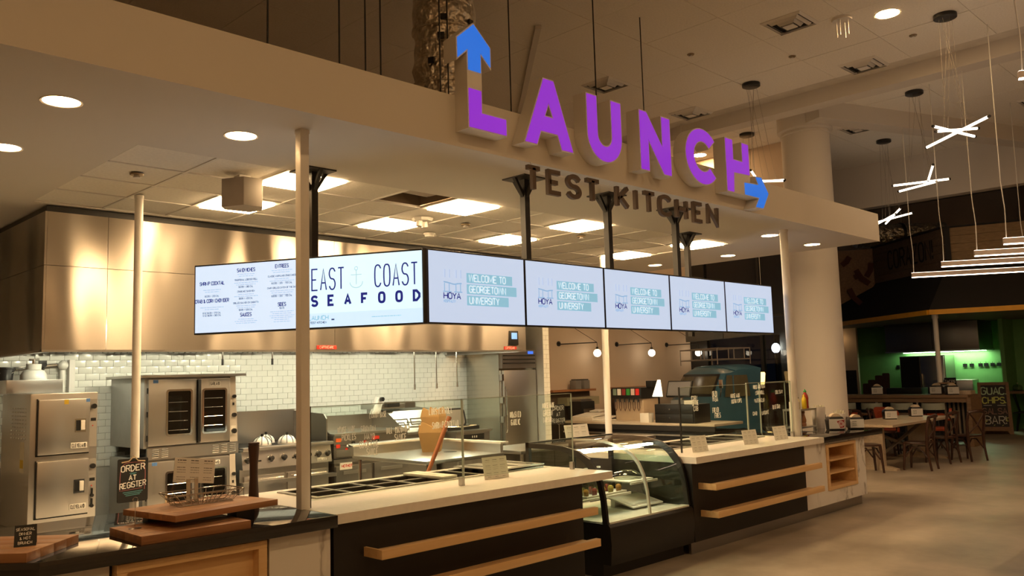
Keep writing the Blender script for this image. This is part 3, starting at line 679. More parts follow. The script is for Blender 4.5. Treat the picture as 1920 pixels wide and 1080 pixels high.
def badge(x, y, z, w, h, s, bgm, fgm, parent, name='nameplate', fac=.6):
    b = obj(name, G().box(x,y-.006,z,x+w,y,z+h), bgm, parent, world=True, bev=.002)
    g = G(); hh = h*fac; a = .6
    while twidth(s,hh,a,.25) > w*.86 and a > .2: a -= .03
    text(g, s, w/2, h*(1-fac)/2, hh, hh*.16, align=.5, asp=a, gap=.25)
    obj('lettering', g.tf(front(x,y-.0068,z)), fgm, b, world=True, smooth=False)
    return b
redpl = M('red_plate', (.55,.03,.015), .45, var=0)
badge(5.37,HY,HZ+.01,.27,.045,'CAPTIVEAIRE',redpl,paper,hd,'logo_plate'); badge(8.42,HY,HZ+.01,.25,.045,'CAPTIVEAIRE',redpl,paper,hd,'logo_plate')
cb = obj('control_box', G().box(8.53,HY-.02,HZ+.075,8.70,HY,HZ+.28), blkpl, hd, world=True, bev=.006)
obj('screen', G().box(8.56,HY-.023,HZ+.16,8.67,HY-.02,HZ+.25), glow('hood_display',(.25,.5,.9),.9), cb, world=True)
for x, z in ((4.39,2.0),(5.0,2.0),(7.09,1.645),(7.47,1.65),(7.84,1.66)):
    n = 'short' if z > 1.9 else 'long'
    g = obj('drop_pipe', G().cyl((x,9,z+.05),(x,9,HZ+.3),.009,8), chrome, hd, world=True)
    obj('nozzle', G().cyl((x,9,z-.02),(x,9,z+.05),.014,8), blkmet if n == 'short' else chrome, g, world=True)

# ================================================================== COOKING LINE
def knob(g, x, y, z, r=.026, d=.03): return g.cyl((x,y,z),(x,y-d,z),r,14)
# steamer
T = thing('steam_cooker', 'tall two-door stainless steamer cabinet at the left end of the cooking line', 'steamer', (2.77,9.0,0))
obj('body', G().box(2.47,9.0,.42,3.08,9.95,1.73), st, T, world=True, bev=.012)
obj('base', G().box(2.47,9.02,.14,3.08,9.9,.42), stdark, T, world=True)
for x in (2.52,3.03):
    for y in (9.07,9.85): obj('leg', G().cyl((x,y,0),(x,y,.14),.022,10), chrome, T, world=True)
for k, (z0, z1) in enumerate(((1.145,1.67),(.56,1.085))):
    d = obj('door', G().box(2.53,8.955,z0,2.995,9.0,z1), stv, T, world=True, bev=.012)
    obj('handle_recess', G().box(2.855,8.952,z0+.20,2.955,8.955,z0+.33), chrome, d, world=True); obj('handle', G().box(2.905,8.935,z0+.22,2.945,8.952,z0+.315), whplastic, d, world=True, bev=.006)
    obj('latch_slot', G().box(2.865,8.95,z0+.215,2.905,8.9525,z0+.315), blkpl, d, world=True)
    badge(2.82,8.955,z0+.045,.15,.055,'CLEVELAND',M('plate_white',(.78,.77,.72),.3,var=0),ink,d)
    obj('gasket', G().box(2.522,8.975,z0-.008,2.53,9.0,z1+.008).box(2.522,8.975,z0-.012,2.995,9.0,z0), blkpl, d, world=True)
    c = obj('control_strip', G().box(3.0,8.99,z0+.05,3.07,9.0,z1-.01), M('panel_silver',(.55,.53,.50),.35,.7), T, world=True)
    obj('knob', knob(G(),3.035,8.99,z1-.08,.025), blkpl, c, world=True); obj('display', G().box(3.012,8.987,z1-.225,3.06,8.99,z1-.195), blkpl, c, world=True)
    obj('lamp', G().cyl((3.03,8.99,z1-.27),(3.03,8.983,z1-.27),.006,8), redpl, c, world=True)
    if k: 
        for z in (z0+.16,z0+.06): obj('lever', G().box(3.028,8.97,z,3.04,8.99,z+.07).cyl((3.034,8.99,z),(3.034,8.972,z),.018,10), blkpl, c, world=True)
obj('sticker', G().box(2.755,8.9535,1.62,2.795,8.955,1.665), M('yellow_sticker',(.55,.38,.02),.6), T, world=True); obj('sticker', G().box(2.955,8.9535,1.635,2.99,8.955,1.668), M('blue_sticker',(.08,.2,.5),.6), T, world=True)
lv = G()
for r in range(9):
    for q in range(6): lv.cbox((2.466,9.14+.085*q,1.30+.036*r),(.012,.055,.010),ry=.4)
tag(obj('vent_louvers', lv, chrome, T, world=True), kind='stuff')
nl = obj('data_label', G().box(2.467,9.16,.98,2.47,9.28,1.27), M('label_cream',(.60,.56,.44),.7), T, world=True); obj('warning_patch', G().box(2.466,9.17,1.02,2.467,9.27,1.10), MATS['yellow_sticker'], nl, world=True)
obj('flue_box', G().box(2.40,9.55,1.735,2.92,9.9,1.87), st, T, world=True, bev=.006)
# behind the steamer: pail, gas cylinder, pipework
t = thing('black_pail', 'black plastic pail with wire handle above the steamer', 'pail', (2.50,10.05,1.80))
obj('pail', G().lathe([(.075,0),(.095,.20),(.10,.205),(.085,.205),(.07,.02)],n=20), blkpl, t); obj('handle', G().tube([(.095*math.cos(a*.3),-.095*math.sin(a*.3)*.5-.03,.19-.05*math.sin(a*.3)) for a in range(11)],.004), chrome, t)
obj('rim', G().lathe([(.097,.19),(.106,.195),(.106,.21),(.097,.21)],n=20), blkpl, t)
t = thing('propane_cylinder', 'round white gas cylinder behind the steamer', 'gas cylinder', (2.78,10.05,1.78))
obj('tank', G().lathe([(.06,0),(.10,.01),(.125,.05),(.13,.10),(.125,.15),(.10,.19),(.05,.21)],n=24), whplastic, t); obj('collar', G().lathe([(.07,.19),(.075,.26),(.07,.26),(.065,.19)],n=20), whplastic, t)
obj('valve', G().cyl((0,0,.2),(0,0,.31),.018,10).cyl((-.05,0,.31),(.05,0,.31),.01,8), chrome, t)
t = thing('gas_pipework', 'pale pipework with black valve running along the tiled wall', 'pipe', (2.7,10.25,1.7))
obj('main_pipe', G().cyl((1.6,10.27,2.0),(2.42,10.27,2.0),.05,14), chrome, t, world=True); obj('elbow_pipe', G().tube([(2.1,10.2,1.2),(2.1,10.2,1.85),(2.14,10.2,1.92),(2.2,10.2,1.95)],.04,10), whplastic, t, world=True)
obj('branch', G().tube([(2.55,10.3,2.0),(2.85,10.3,2.02),(3.18,10.3,2.05)],.012,8), chrome, t, world=True); obj('valve', G().cyl((2.93,10.3,2.0),(2.93,10.22,2.04),.03,10).cbox((2.93,10.28,2.06),(.07,.06,.05)), blkpl, t, world=True)
obj('riser', G().box(3.2,10.26,.9,3.26,10.34,2.09), whpaint, t, world=True); obj('riser', G().cyl((3.14,10.3,.9),(3.14,10.3,1.98),.03,12), whplastic, t, world=True); obj('cap', G().sphere((3.14,10.28,2.03),.055), whplastic, t, world=True)
t = thing('wall_bracket', 'small black and chrome bracket between steamer and ovens', 'bracket', (3.3,10.37,.7)); obj('arm', G().box(3.2,10.2,.72,3.45,10.385,.74), blkmet, t, world=True); obj('bar', G().cyl((3.2,10.2,.52),(3.45,10.25,.56),.012,8), chrome, t, world=True)

# double convection oven
OX0, OX1, OY = 3.62, 4.68, 9.2
def oven(z, name_label, top):
    T = thing('convection_oven', name_label, 'oven', (4.15,OY,z), 0, 'stacked convection ovens')
    H = .87
    obj('body', G().box(OX0,OY+.02,z+.12,OX1-.02,OY+.97,z+H), M('oven_side_grey',(.42,.42,.40),.4,.6), T, world=True, bev=.006)
    obj('cavity', G().box(OX0+.04,OY+.018,z+.14,4.55,OY+.022,z+H-.03), ovenglass, T, world=True)
    lp = obj('louvre_panel', G().box(OX0+.03,OY-.01,z,OX1,OY+.02,z+.125), st, T, world=True)
    for x in (3.70,3.80,4.37,4.47,4.57):
        for q in range(5): obj('louvre', G().cbox((x+.035,OY-.012,z+.028+.02*q),(.07,.012,.009),rx=.6), chrome, lp, world=True)
    if top: obj('top_cap', G().box(OX0-.06,OY-.06,z+H,OX1+.07,OY+.97,z+H+.03), st, T, world=True, bev=.004)
    for k, (a, b, wa, wb) in enumerate(((3.645,4.175,3.85,4.10),(4.215,4.565,4.25,4.50))):
        d = obj('door', G().box(a,OY-.04,z+.145,b,OY+.015,z+H-.02), stv, T, world=True, bev=.01)
        g = curve_mesh(outline(rrect(wa-.02,z+.24,wb+.02,z+H-.13,.03),.0), [rrect(wa,z+.26,wb,z+H-.15,.02)], .012).tf(basis((0,OY-.04,0),(1,0,0),(0,0,1)))
        fr = obj('window_frame', g, chrome, d, world=True, smooth=False)
        obj('window_glass', G().box(wa-.002,OY-.0425,z+.258,wb+.002,OY-.041,z+H-.148), ovenglass, fr, world=True)
        for q in range(4): obj('rack', G().cyl((wa+.01,OY-.044,z+.30+.10*q+.03*k),(wb-.03,OY-.044,z+.30+.10*q+.03*k),.0028,5), chrome, fr, world=True)
        if k: badge(4.315,OY-.04,z+H-.105,.13,.05,'GARLAND',MATS['plate_white'],ink,d)
    obj('handle', G().box(4.18,OY-.075,z+.16,4.208,OY-.045,z+H-.03), blkpl, T, world=True, bev=.008)
    hg = G()
    for q in (.2,.45,.7): hg.cyl((3.64,OY-.02,z+q),(3.64,OY-.02,z+q+.06),.008,8)
    obj('hinge', hg, blkmet, T, world=True)
    c = obj('control_panel', G().prism([(4.57,z+.13),(4.665,z+.13),(4.635,z+H-.01),(4.57,z+H-.01)],.03).tf(basis((0,OY+.01,0),(1,0,0),(0,0,1))), M('panel_cream',(.60,.56,.50),.4,.3), T, world=True)
    for q, (zz, r) in enumerate(((.25,.028),(.43,.024),(.64,.02))): obj('knob', knob(G(),4.615,OY-.02,z+zz,r), blkpl, c, world=True); 
    obj('switch', G().box(4.60,OY-.026,z+.54,4.622,OY-.02,z+.57), blkpl, c, world=True); obj('plate', G().box(4.585,OY-.0215,z+.205,4.645,OY-.0205,z+.31), whplastic, c, world=True)
    obj('sticker', G().box(3.69,OY-.0415,z+H-.06,3.745,OY-.0405,z+H-.025), MATS['blue_sticker'], T, world=True)
    return T
def rrect(x0, y0, x1, y1, r): return arc(x1-r,y0+r,r,r,-90,0,4)+arc(x1-r,y1-r,r,r,0,90,4)+arc(x0+r,y1-r,r,r,90,180,4)+arc(x0+r,y0+r,r,r,180,270,4)
oven(.99,'upper stainless convection oven with two glass doors',True)
lo = oven(.12,'lower stainless convection oven under its twin',False)
for x in (3.7,4.58):
    for y in (OY+.1,OY+.85): obj('leg', G().cyl((x,y,0),(x,y,.24),.028,10), chrome, lo, world=True)
# charbroiler range
RX0, RX1 = 4.74, 5.93
T = thing('gas_range', 'stainless gas range with row of black knobs and high splash guard', 'range', (5.3,9.2,0))
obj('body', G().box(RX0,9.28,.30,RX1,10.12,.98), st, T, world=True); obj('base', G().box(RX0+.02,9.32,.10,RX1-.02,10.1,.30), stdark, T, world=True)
kp = obj('knob_panel', G().prism([(9.2,.78),(9.28,.78),(9.28,.985),(9.235,.985)],RX1-RX0,lambda u,v,w:(RX0+w,u,v)), st, T, world=True)
obj('front_rail', G().box(RX0-.01,9.17,.99,RX1+.01,9.30,1.03), st, T, world=True, bev=.012)
for x in (4.80,5.10,5.27,5.44,5.60,5.74,5.87):
    k = obj('knob', G().lathe([(.036,0),(.036,.012),(.028,.016),(.026,.045),(.001,.047)],n=16).tf(basis((x,9.213,.885),(1,0,0),(0,.2,1))), blkpl, kp, world=True); obj('dial', G().lathe([(.040,-.002),(.040,.004),(.03,.006)],n=16).tf(basis((x,9.213,.885),(1,0,0),(0,.2,1))), chrome, k, world=True)
for x in (4.92,5.36,5.67): obj('igniter_slot', G().cbox((x+.04,9.212,.87),(.035,.008,.016)), blkpl, kp, world=True)
badge(5.72,9.205,.80,.13,.035,'GARLAND',MATS['plate_white'],ink,kp)
for i in range(4):
    x0 = RX0+.03+.285*i; g = G()
    for q in range(9): g.box(x0+.03*q,9.31,1.012,x0+.03*q+.014,10.02,1.03)
    g.box(x0,9.31,1.0,x0+.255,9.325,1.022).box(x0,10.0,1.0,x0+.255,10.02,1.022)
    obj('grate', g, M('cast_iron',(.022,.020,.019),.6), T, world=True)
obj('top_pan', G().box(RX0+.01,9.30,.97,RX1-.01,10.1,.995), blkmet, T, world=True)
obj('back_guard', G().box(RX0,10.08,.99,RX1,10.11,1.42), st, T, world=True); obj('side_guard', G().prism([(9.30,.99),(10.1,.99),(10.1,1.40),(9.36,1.36),(9.30,1.30)],.018,lambda u,v,w:(RX1-.018+w,u,v)), stdark, T, world=True)
for a, b in ((4.78,5.30),(5.34,5.90)):
    d = obj('oven_door', G().box(a,9.24,.36,b,9.28,.70), st, T, world=True, bev=.008); obj('handle', G().tube([(a+.05,9.24,.66),(a+.05,9.19,.66),(b-.05,9.19,.66),(b-.05,9.24,.66)],.012,8), chrome, d, world=True)
obj('shelf_rail', G().box(RX0-.02,9.14,.60,RX1+.03,9.24,.64), st, T, world=True)
for x in (4.8,5.87): obj('leg', G().cyl((x,9.4,0),(x,9.4,.1),.025,8), chrome, T, world=True)
for x, y, w in ((5.10,9.42,'front left on the range'),(5.33,9.75,'behind the other two on the range'),(5.42,9.40,'front right on the range')):
    t = thing('basting_dome', 'striped white and black dome cover, '+w, 'dome cover', (x,y,1.03), 0, 'striped domes on the range')
    obj('dome', G().lathe([(.11,0),(.112,.01),(.105,.045),(.08,.08),(.04,.10),(.001,.105)],n=20), whplastic, t)
    for q in range(9):
        a = q*2*PI/9; obj('stripe', G().tube([(math.cos(a)*r_,math.sin(a)*r_,z_) for r_, z_ in ((.114,.012),(.108,.046),(.083,.082),(.042,.103))],.0045,5), blkpl, t)
    obj('knob', G().cyl((0,0,.10),(0,0,.135),.015,10), blkpl, t)
# griddle on stand
GX0, GX1 = 5.97, 7.13
T = thing('griddle', 'wide flat-top griddle with raised steel splash and red tags', 'griddle', (6.5,9.2,.0))
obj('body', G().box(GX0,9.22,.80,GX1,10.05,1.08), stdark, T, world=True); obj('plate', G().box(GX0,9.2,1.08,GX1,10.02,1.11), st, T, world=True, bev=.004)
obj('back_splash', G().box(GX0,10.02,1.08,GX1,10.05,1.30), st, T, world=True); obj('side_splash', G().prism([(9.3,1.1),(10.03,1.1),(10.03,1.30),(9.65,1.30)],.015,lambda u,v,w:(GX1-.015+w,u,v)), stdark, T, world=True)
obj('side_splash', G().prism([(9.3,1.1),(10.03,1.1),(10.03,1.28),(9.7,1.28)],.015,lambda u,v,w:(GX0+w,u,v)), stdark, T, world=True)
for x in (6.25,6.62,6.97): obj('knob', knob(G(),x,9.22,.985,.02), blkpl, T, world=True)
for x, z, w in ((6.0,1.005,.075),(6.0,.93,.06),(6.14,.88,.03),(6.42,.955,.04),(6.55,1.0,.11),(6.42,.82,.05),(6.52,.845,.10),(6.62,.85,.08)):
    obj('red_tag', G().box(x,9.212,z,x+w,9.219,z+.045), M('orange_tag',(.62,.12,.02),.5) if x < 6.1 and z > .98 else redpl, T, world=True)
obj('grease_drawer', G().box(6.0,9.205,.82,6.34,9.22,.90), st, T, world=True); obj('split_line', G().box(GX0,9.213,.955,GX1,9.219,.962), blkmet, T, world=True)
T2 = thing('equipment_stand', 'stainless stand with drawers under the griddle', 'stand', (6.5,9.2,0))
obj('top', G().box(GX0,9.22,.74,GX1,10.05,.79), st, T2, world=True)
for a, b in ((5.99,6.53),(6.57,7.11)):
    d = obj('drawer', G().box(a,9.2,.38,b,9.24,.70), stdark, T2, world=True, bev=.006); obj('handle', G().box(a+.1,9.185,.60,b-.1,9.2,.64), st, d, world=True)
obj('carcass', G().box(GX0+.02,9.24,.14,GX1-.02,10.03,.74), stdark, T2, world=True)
for x in (6.05,7.05): obj('leg', G().cyl((x,9.4,0),(x,9.4,.14),.025,8), chrome, T2, world=True)
nc = obj('notice', G().box(6.04,9.19,.66,6.22,9.198,.745), paper, T2, world=True); obj('lettering', text(G(),'HOT',.015,.03,.03,.007,asp=.7).tf(front(6.05,9.1885,.66)), redpl, nc, world=True, smooth=False); obj('lettering', text(G(),'HOT',.015,.03,.03,.007,asp=.7).tf(front(6.13,9.1885,.66)), redpl, nc, world=True, smooth=False)
# long upright steel station with slotted panel behind
T = thing('steel_station', 'long low steel station with three framed slots on its sloping face', 'kitchen station', (7.9,9.65,0))
obj('body', G().box(7.17,9.7,.1,8.02,10.2,1.0), stdark, T, world=True); obj('face', G().prism([(9.5,1.02),(10.15,1.02),(10.15,1.36),(9.7,1.32)],1.42,lambda u,v,w:(7.16+w*.61,u+.05,v)), stdark, T, world=True)
obj('worktop', G().box(7.16,9.45,1.0,8.03,10.2,1.03), st, T, world=True)
for x in (7.2,7.48,7.74): 
    g = curve_mesh([(x,1.12),(x+.24,1.12),(x+.24,1.22),(x,1.22)],[[(x+.015,1.135),(x+.225,1.135),(x+.225,1.205),(x+.015,1.205)]],.012).tf(basis((0,9.635,-.0),(1,0,0),(0,.5,1)))
    obj('slot_frame', g.mv(0,-.55,.12), chrome, T, world=True, smooth=False)
t = thing('meat_slicer', 'white and steel slicing machine with black knob', 'slicer', (7.15,9.8,1.37))
obj('base', G().box(6.95,9.75,1.36,7.62,10.05,1.43), st, t, world=True, bev=.01); obj('arm', G().prism([(6.92,1.30),(7.05,1.30),(7.12,1.52),(7.02,1.54)],.08,lambda u,v,w:(u,9.72+w,v)), whplastic, t, world=True, bev=.01); obj('knob', G().cyl((7.06,9.71,1.50),(7.06,9.67,1.50),.03,12), blkpl, t, world=True)
obj('guard', G().cbox((7.25,9.72,1.42),(.22,.08,.07)), blkmet, t, world=True, bev=.01); obj('motor_box', G().box(7.5,9.74,1.36,7.68,9.9,1.45), stdark, t, world=True)
t = thing('countertop_grill', 'closed black-edged contact grill beside the refrigerator', 'contact grill', (8.45,9.7,1.0))
obj('lid', G().prism(rrect(8.12,.0,8.66,.26,.07),.04,lambda u,v,w:(u,9.75+w+v*.25,1.03+v)), st, t, world=True); obj('rim', curve_mesh(rrect(8.11,-.01,8.68,.275,.075),[rrect(8.14,.015,8.65,.25,.06)],.05).tf(basis((0,9.80,1.03),(1,0,0),(0,.25,1))), blkpl, t, world=True, smooth=False)
obj('handle', G().tube([(8.05,9.5,1.06),(8.3,9.46,1.05),(8.6,9.46,1.06)],.012,8), chrome, t, world=True); obj('plate', G().box(8.06,9.5,1.0,8.7,9.98,1.05), blkmet, t, world=True)
T = thing('fryer_cabinet', 'stainless cabinet with black display beside the refrigerator', 'kitchen cabinet', (8.45,9.3,0))
obj('body', G().box(8.08,9.32,.1,8.74,10.1,.97), st, T, world=True, bev=.006); obj('top', G().box(8.06,9.28,.97,8.76,10.1,1.0), st, T, world=True)
c = obj('control_panel', G().box(8.2,9.312,.86,8.62,9.32,.94), blkpl, T, world=True)
for q in range(3): obj('indicator', G().box(8.38+.04*q,9.309,.89,8.395+.04*q,9.312,.92), whplastic, c, world=True)
obj('door', G().box(8.12,9.3,.2,8.7,9.32,.82), stdark, T, world=True)
for x in (8.14,8.68): obj('leg', G().cyl((x,9.4,0),(x,9.4,.1),.025,8), chrome, T, world=True)
# refrigerator
T = thing('refrigerator', 'tall single-door stainless reach-in refrigerator', 'refrigerator', (9.6,9.6,0))
obj('body', G().box(9.25,9.62,.15,10.04,10.38,2.18), steel('fridge_side',(.66,.66,.60),.16,2), T, world=True); d = obj('door', G().box(9.30,9.56,.2,10.03,9.615,1.86), stv, T, world=True, bev=.008)
obj('handle', G().tube([(9.31,9.54,.9),(9.29,9.50,.95),(9.29,9.50,1.55),(9.31,9.54,1.6)],.014,8), chrome, d, world=True)
for z in (1.05,1.35,1.7): obj('hinge_block', G().box(9.24,9.54,z,9.28,9.6,z+.10), chrome, T, world=True)
g = obj('grille', G().box(9.28,9.57,1.89,10.04,9.62,2.18), stdark, T, world=True)
for z in (1.96,2.02,2.08): obj('grille_bar', G().box(9.30,9.56,z,10.02,9.57,z+.02), blkmet, g, world=True)
obj('display', G().box(9.86,9.562,2.115,9.98,9.568,2.16), glow('fridge_display',(.05,.15,.7),1.2), T, world=True)
for x in (9.32,9.97): obj('leg', G().cyl((x,9.7,0),(x,9.7,.15),.025,8), chrome, T, world=True)
# prep table in the middle, boxes, paddle, bus tub
T = thing('prep_table', 'stainless prep table with raised back and side ledges', 'work table', (6.3,7.75,0))
obj('top', G().box(5.72,7.08,.86,6.86,8.45,.90), st, T, world=True, bev=.004)
obj('back_ledge', G().prism([(8.42,.9),(8.46,.9),(8.54,1.03),(8.42,1.0)],1.2,lambda u,v,w:(5.72+w,u,v)), st, T, world=True); obj('ledge_highlight', G().box(5.72,8.42,1.0,6.92,8.56,1.02), whq, T, world=True)  # white strips paint the bright reflection along the steel ledges
obj('side_ledge', G().box(6.84,7.12,.9,6.88,8.45,1.0), st, T, world=True); obj('ledge_highlight', G().box(6.83,7.10,1.0,6.95,8.45,1.02), whq, T, world=True)
for x, y in ((5.78,7.14),(6.8,7.14),(5.78,8.38),(6.8,8.38)): obj('leg', G().cyl((x,y,0),(x,y,.86),.022,10), chrome, T, world=True)
obj('undershelf', G().box(5.75,7.12,.28,6.84,8.4,.31), stdark, T, world=True); obj('drain_hole', G().lathe([(.08,.0),(.08,.002),(.001,.002)],(6.62,7.75,.90),18), blkpl, T, world=True)
def takeout(x, y, z, s, rz, label):
    t = thing('takeout_box', label, 'takeout box', (x,y,z), rz, 'kraft takeout boxes')
    b, tp, h = .075*s, .105*s, .17*s
    obj('carton', G().add([(-b,-b,0),(b,-b,0),(b,b,0),(-b,b,0),(-tp,-tp,h),(tp,-tp,h),(tp,tp,h),(-tp,tp,h)],[(3,2,1,0),(0,1,5,4),(1,2,6,5),(2,3,7,6),(3,0,4,7)]), kraft, t, smooth=False)
    for q in range(4):
        R_ = Matrix.Rotation(q*PI/2,4,'Z'); k = (.10 if q%2 else .075)*s
        obj('flap', G().add([(-tp,-tp,h),(tp,-tp,h),(tp*.72,-tp*.96,h+k),(0,-tp*.93,h+k*.62),(-tp*.72,-tp*.96,h+k),(-tp,-tp+.004,h),(tp,-tp+.004,h)],[(0,1,2,3,4),(4,3,2,6,5)]).tf(R_), kraft, t, smooth=False)
takeout(6.55,8.0,.9,1.35,.75,'lower open kraft takeout box on the prep table'); takeout(6.68,8.12,1.11,1.15,.5,'upper kraft takeout box set into the lower one')
t = thing('pizza_paddle', 'reddish wooden paddle handle leaning on the prep table', 'paddle', (5.3,6.52,0)); obj('handle', G().tube([(4.86,6.6,.02),(5.28,6.5,.89),(5.52,6.46,1.385)],[.02,.02,.024],10), M('red_wood',(.40,.13,.05),.5), t, world=True); obj('blade', G().cbox((4.86,6.6,.16),(.24,.014,.28),ry=.45), maple, t, world=True)
t = thing('bus_tub', 'pale plastic tub standing under the prep table', 'tub', (6.1,7.4,.31))
obj('tub', G().add([(-.22,-.16,0),(.22,-.16,0),(.22,.16,0),(-.22,.16,0),(-.27,-.2,.30),(.27,-.2,.30),(.27,.2,.30),(-.27,.2,.30)],[(3,2,1,0),(0,1,5,4),(1,2,6,5),(2,3,7,6),(3,0,4,7)]), M('tub_cream',(.56,.53,.42),.5), t); obj('rim', G().box(-.30,-.23,.29,.30,-.2,.31).box(-.30,.2,.29,.30,.23,.31).box(-.30,-.2,.29,-.27,.2,.31).box(.27,-.2,.29,.30,.2,.31), MATS['tub_cream'], t)

# ================================================================== SERVING COUNTERS
YB = 4.75     # face of the counter bodies
# near black counter with chamfered corner and maple niche
T = thing('black_counter', 'polished black stone counter with a chamfered corner, nearest the camera', 'counter', (1.5,5.3,0))
top = [(3.045,4.66),(3.045,6.02),(.2,6.02),(-.9,7.1),(-1.9,6.1),(.42,5.58),(1.34,4.66)]
obj('worktop', G().prism([(3.045,4.66),(3.045,6.02),(.4,6.02),(-.6,7.0),(-1.55,6.05),(-.07,6.05),(1.34,4.66)], .075).mv(0,0,CT-.075), blk, T, world=True, bev=.004)
obj('marble_face', G().box(2.62,YB,.1,3.045,YB+.02,CT-.075), marble(), T, world=True); obj('marble_face', G().box(1.42,YB,.1,1.70,YB+.02,CT-.075), marble(), T, world=True)
obj('body', G().prism([(3.04,YB+.02),(3.04,5.95),(.45,5.95),(-.5,6.9),(-1.2,6.2),(.05,6.1),(1.40,YB+.02)], .74).mv(0,0,.1), blkpan, T, world=True)
n = obj('niche_frame', G().box(1.72,4.70,.28,2.58,YB+.3,.30).box(1.72,4.70,.80,2.58,YB+.3,.845).box(1.72,4.70,.30,1.775,YB+.3,.80).box(2.525,4.70,.30,2.58,YB+.3,.80), maple, T, world=True, bev=.003)
obj('shelf', G().box(1.775,4.73,.53,2.525,YB+.3,.55), maple, n, world=True); obj('back', G().box(1.775,YB+.018,.30,2.525,YB+.019,.80), maple, n, world=True)
def hole_slab(g, x0, y0, x1, y1, hx0, hy0, hx1, hy1, z0, z1):
    return g.box(x0,y0,z0,x1,hy0,z1).box(x0,hy1,z0,x1,y1,z1).box(x0,hy0,z0,hx0,hy1,z1).box(hx1,hy0,z0,x1,hy1,z1)
def rail(T, x0, x1, z):
    r = obj('shelf_rail', G().box(x0,4.55,z,x1,4.60,z+.06), maple, T, world=True, bev=.002)
    obj('rail_bed', G().box(x0,4.60,z,x1,YB+.005,z+.03).box(x0,4.60,z+.03,x0+.02,YB,z+.06), maple, r, world=True)
WX0, WX1 = 3.05, 5.838
T = thing('serving_counter', 'left serving counter with thick white top, black front and two maple rails', 'counter', (4.4,5.3,0))
obj('worktop', hole_slab(G(),WX0,4.69,WX1,6.12,3.36,5.42,5.75,5.98,CT-.063,CT), whq, T, world=True)
obj('front_panel', G().box(3.07,YB,.10,5.50,YB+.03,CT-.063), blkpan, T, world=True); obj('body', G().box(3.07,YB+.03,.10,5.5,4.98,CT-.063).box(3.07,6.0,.1,5.5,6.06,CT-.063).box(3.07,4.98,.1,3.12,6.0,CT-.063).box(5.45,4.98,.1,5.5,6.0,CT-.063), blkpan, T, world=True)
obj('toe_kick', G().box(3.07,YB+.06,0,5.5,YB+.1,.1), stdark, T, world=True)
rail(T, 3.30, 5.46, .625); rail(T, 3.33, 5.48, .37)
RX = 7.15
T = thing('serving_counter', 'right serving counter with white top, black front, maple rails and marble end', 'counter', (9.2,5.3,0))
obj('worktop', hole_slab(G(),RX,4.70,9.90,6.12,7.62,5.36,9.7,5.95,CT-.063,CT), whq, T, world=True)
obj('black_worktop', G().box(9.901,4.69,CT-.07,11.62,6.12,CT), blk, T, world=True, bev=.004)
obj('front_panel', G().box(7.14,YB,.12,9.48,YB+.03,CT-.063), blkpan, T, world=True); obj('body', G().box(7.14,YB+.03,.12,9.5,4.98,CT-.063).box(7.14,6.0,.12,9.5,6.06,CT-.063).box(7.14,4.98,.12,7.19,6.0,CT-.063).box(9.86,YB+.35,.12,11.12,6.06,CT-.07), blkpan, T, world=True)
obj('marble_face', G().box(9.48,YB,.12,10.03,YB+.03,CT-.07).box(10.86,YB,.12,11.15,YB+.03,CT-.07).box(10.03,YB,.12,10.86,YB+.03,.28).box(10.03,YB,.83,10.86,YB+.03,CT-.07), marble(), T, world=True); obj('marble_face', G().box(11.12,YB+.03,.12,11.15,6.08,CT-.07), marble(), T, world=True)
obj('toe_kick', G().box(7.14,YB+.05,0,11.08,YB+.08,.12), stdark, T, world=True)
n = obj('niche_frame', G().box(10.03,YB-.015,.28,10.86,YB+.32,.32).box(10.03,YB-.015,.79,10.86,YB+.32,.83).box(10.03,YB-.015,.32,10.085,YB+.32,.79).box(10.805,YB-.015,.32,10.86,YB+.32,.79), maple, T, world=True, bev=.003)
for z in (.465,.62): obj('shelf', G().box(10.085,YB,z,10.805,YB+.32,z+.02), maple, n, world=True)
obj('back', G().box(10.085,YB+.31,.32,10.805,YB+.32,.79), maple, n, world=True)
rail(T, 7.24, 9.50, .615); rail(T, 7.26, 9.53, .35)
# drop-in wells
panin = M('pan_dark', (.03,.028,.025), .5)  # dark tone for the pan interiors
def well(x0, y0, x1, y1, nx, rows, label):
    t = thing('drop_in_well', label, 'food well', ((x0+x1)/2,(y0+y1)/2,CT), 0, 'drop-in food wells')
    obj('rim', hole_slab(G(),x0-.03,y0-.03,x1+.03,y1+.03,x0,y0,x1,y1,CT+.001,CT+.012), st, t, world=True, bev=.003)
    cw, rh = (x1-x0)/nx, (y1-y0)/rows
    for i in range(nx):
        for j in range(rows):
            a, b, c, d = x0+cw*i+.014, x0+cw*(i+1)-.014, y0+rh*j+.012, y0+rh*(j+1)-.012
            g = G().box(a,c,CT-.14,b,d,CT-.135).box(a,c,CT-.135,a+.004,d,CT+.004).box(b-.004,c,CT-.135,b,d,CT+.004).box(a,c,CT-.135,b,c+.004,CT+.004).box(a,d-.004,CT-.135,b,d,CT+.004)
            obj('pan', g, panin, t, world=True)
    g = G()
    for i in range(nx+1): g.box(x0+cw*i-.013,y0,CT+.002,x0+cw*i+.013,y1,CT+.010)
    for j in range(rows+1): g.box(x0,y0+rh*j-.012,CT+.0025,x1,y0+rh*j+.012,CT+.0105)
    obj('divider_bars', g, st, t, world=True)
well(3.39,5.45,4.60,5.95,4,2,'empty food well with eight dark pans in the left counter')
well(4.66,5.45,5.72,5.95,3,1,'wide food well with tilted lids at the right end of the left counter')
well(7.65,5.39,9.67,5.92,5,1,'long food well in the right counter')
t = thing('well_lid', 'flat steel lid laid over the wide food well', 'lid', (5.3,5.7,CT+.012)); obj('plate', G().cbox((5.45,5.70,CT+.03),(.62,.56,.012)), st, t, world=True, bev=.003)
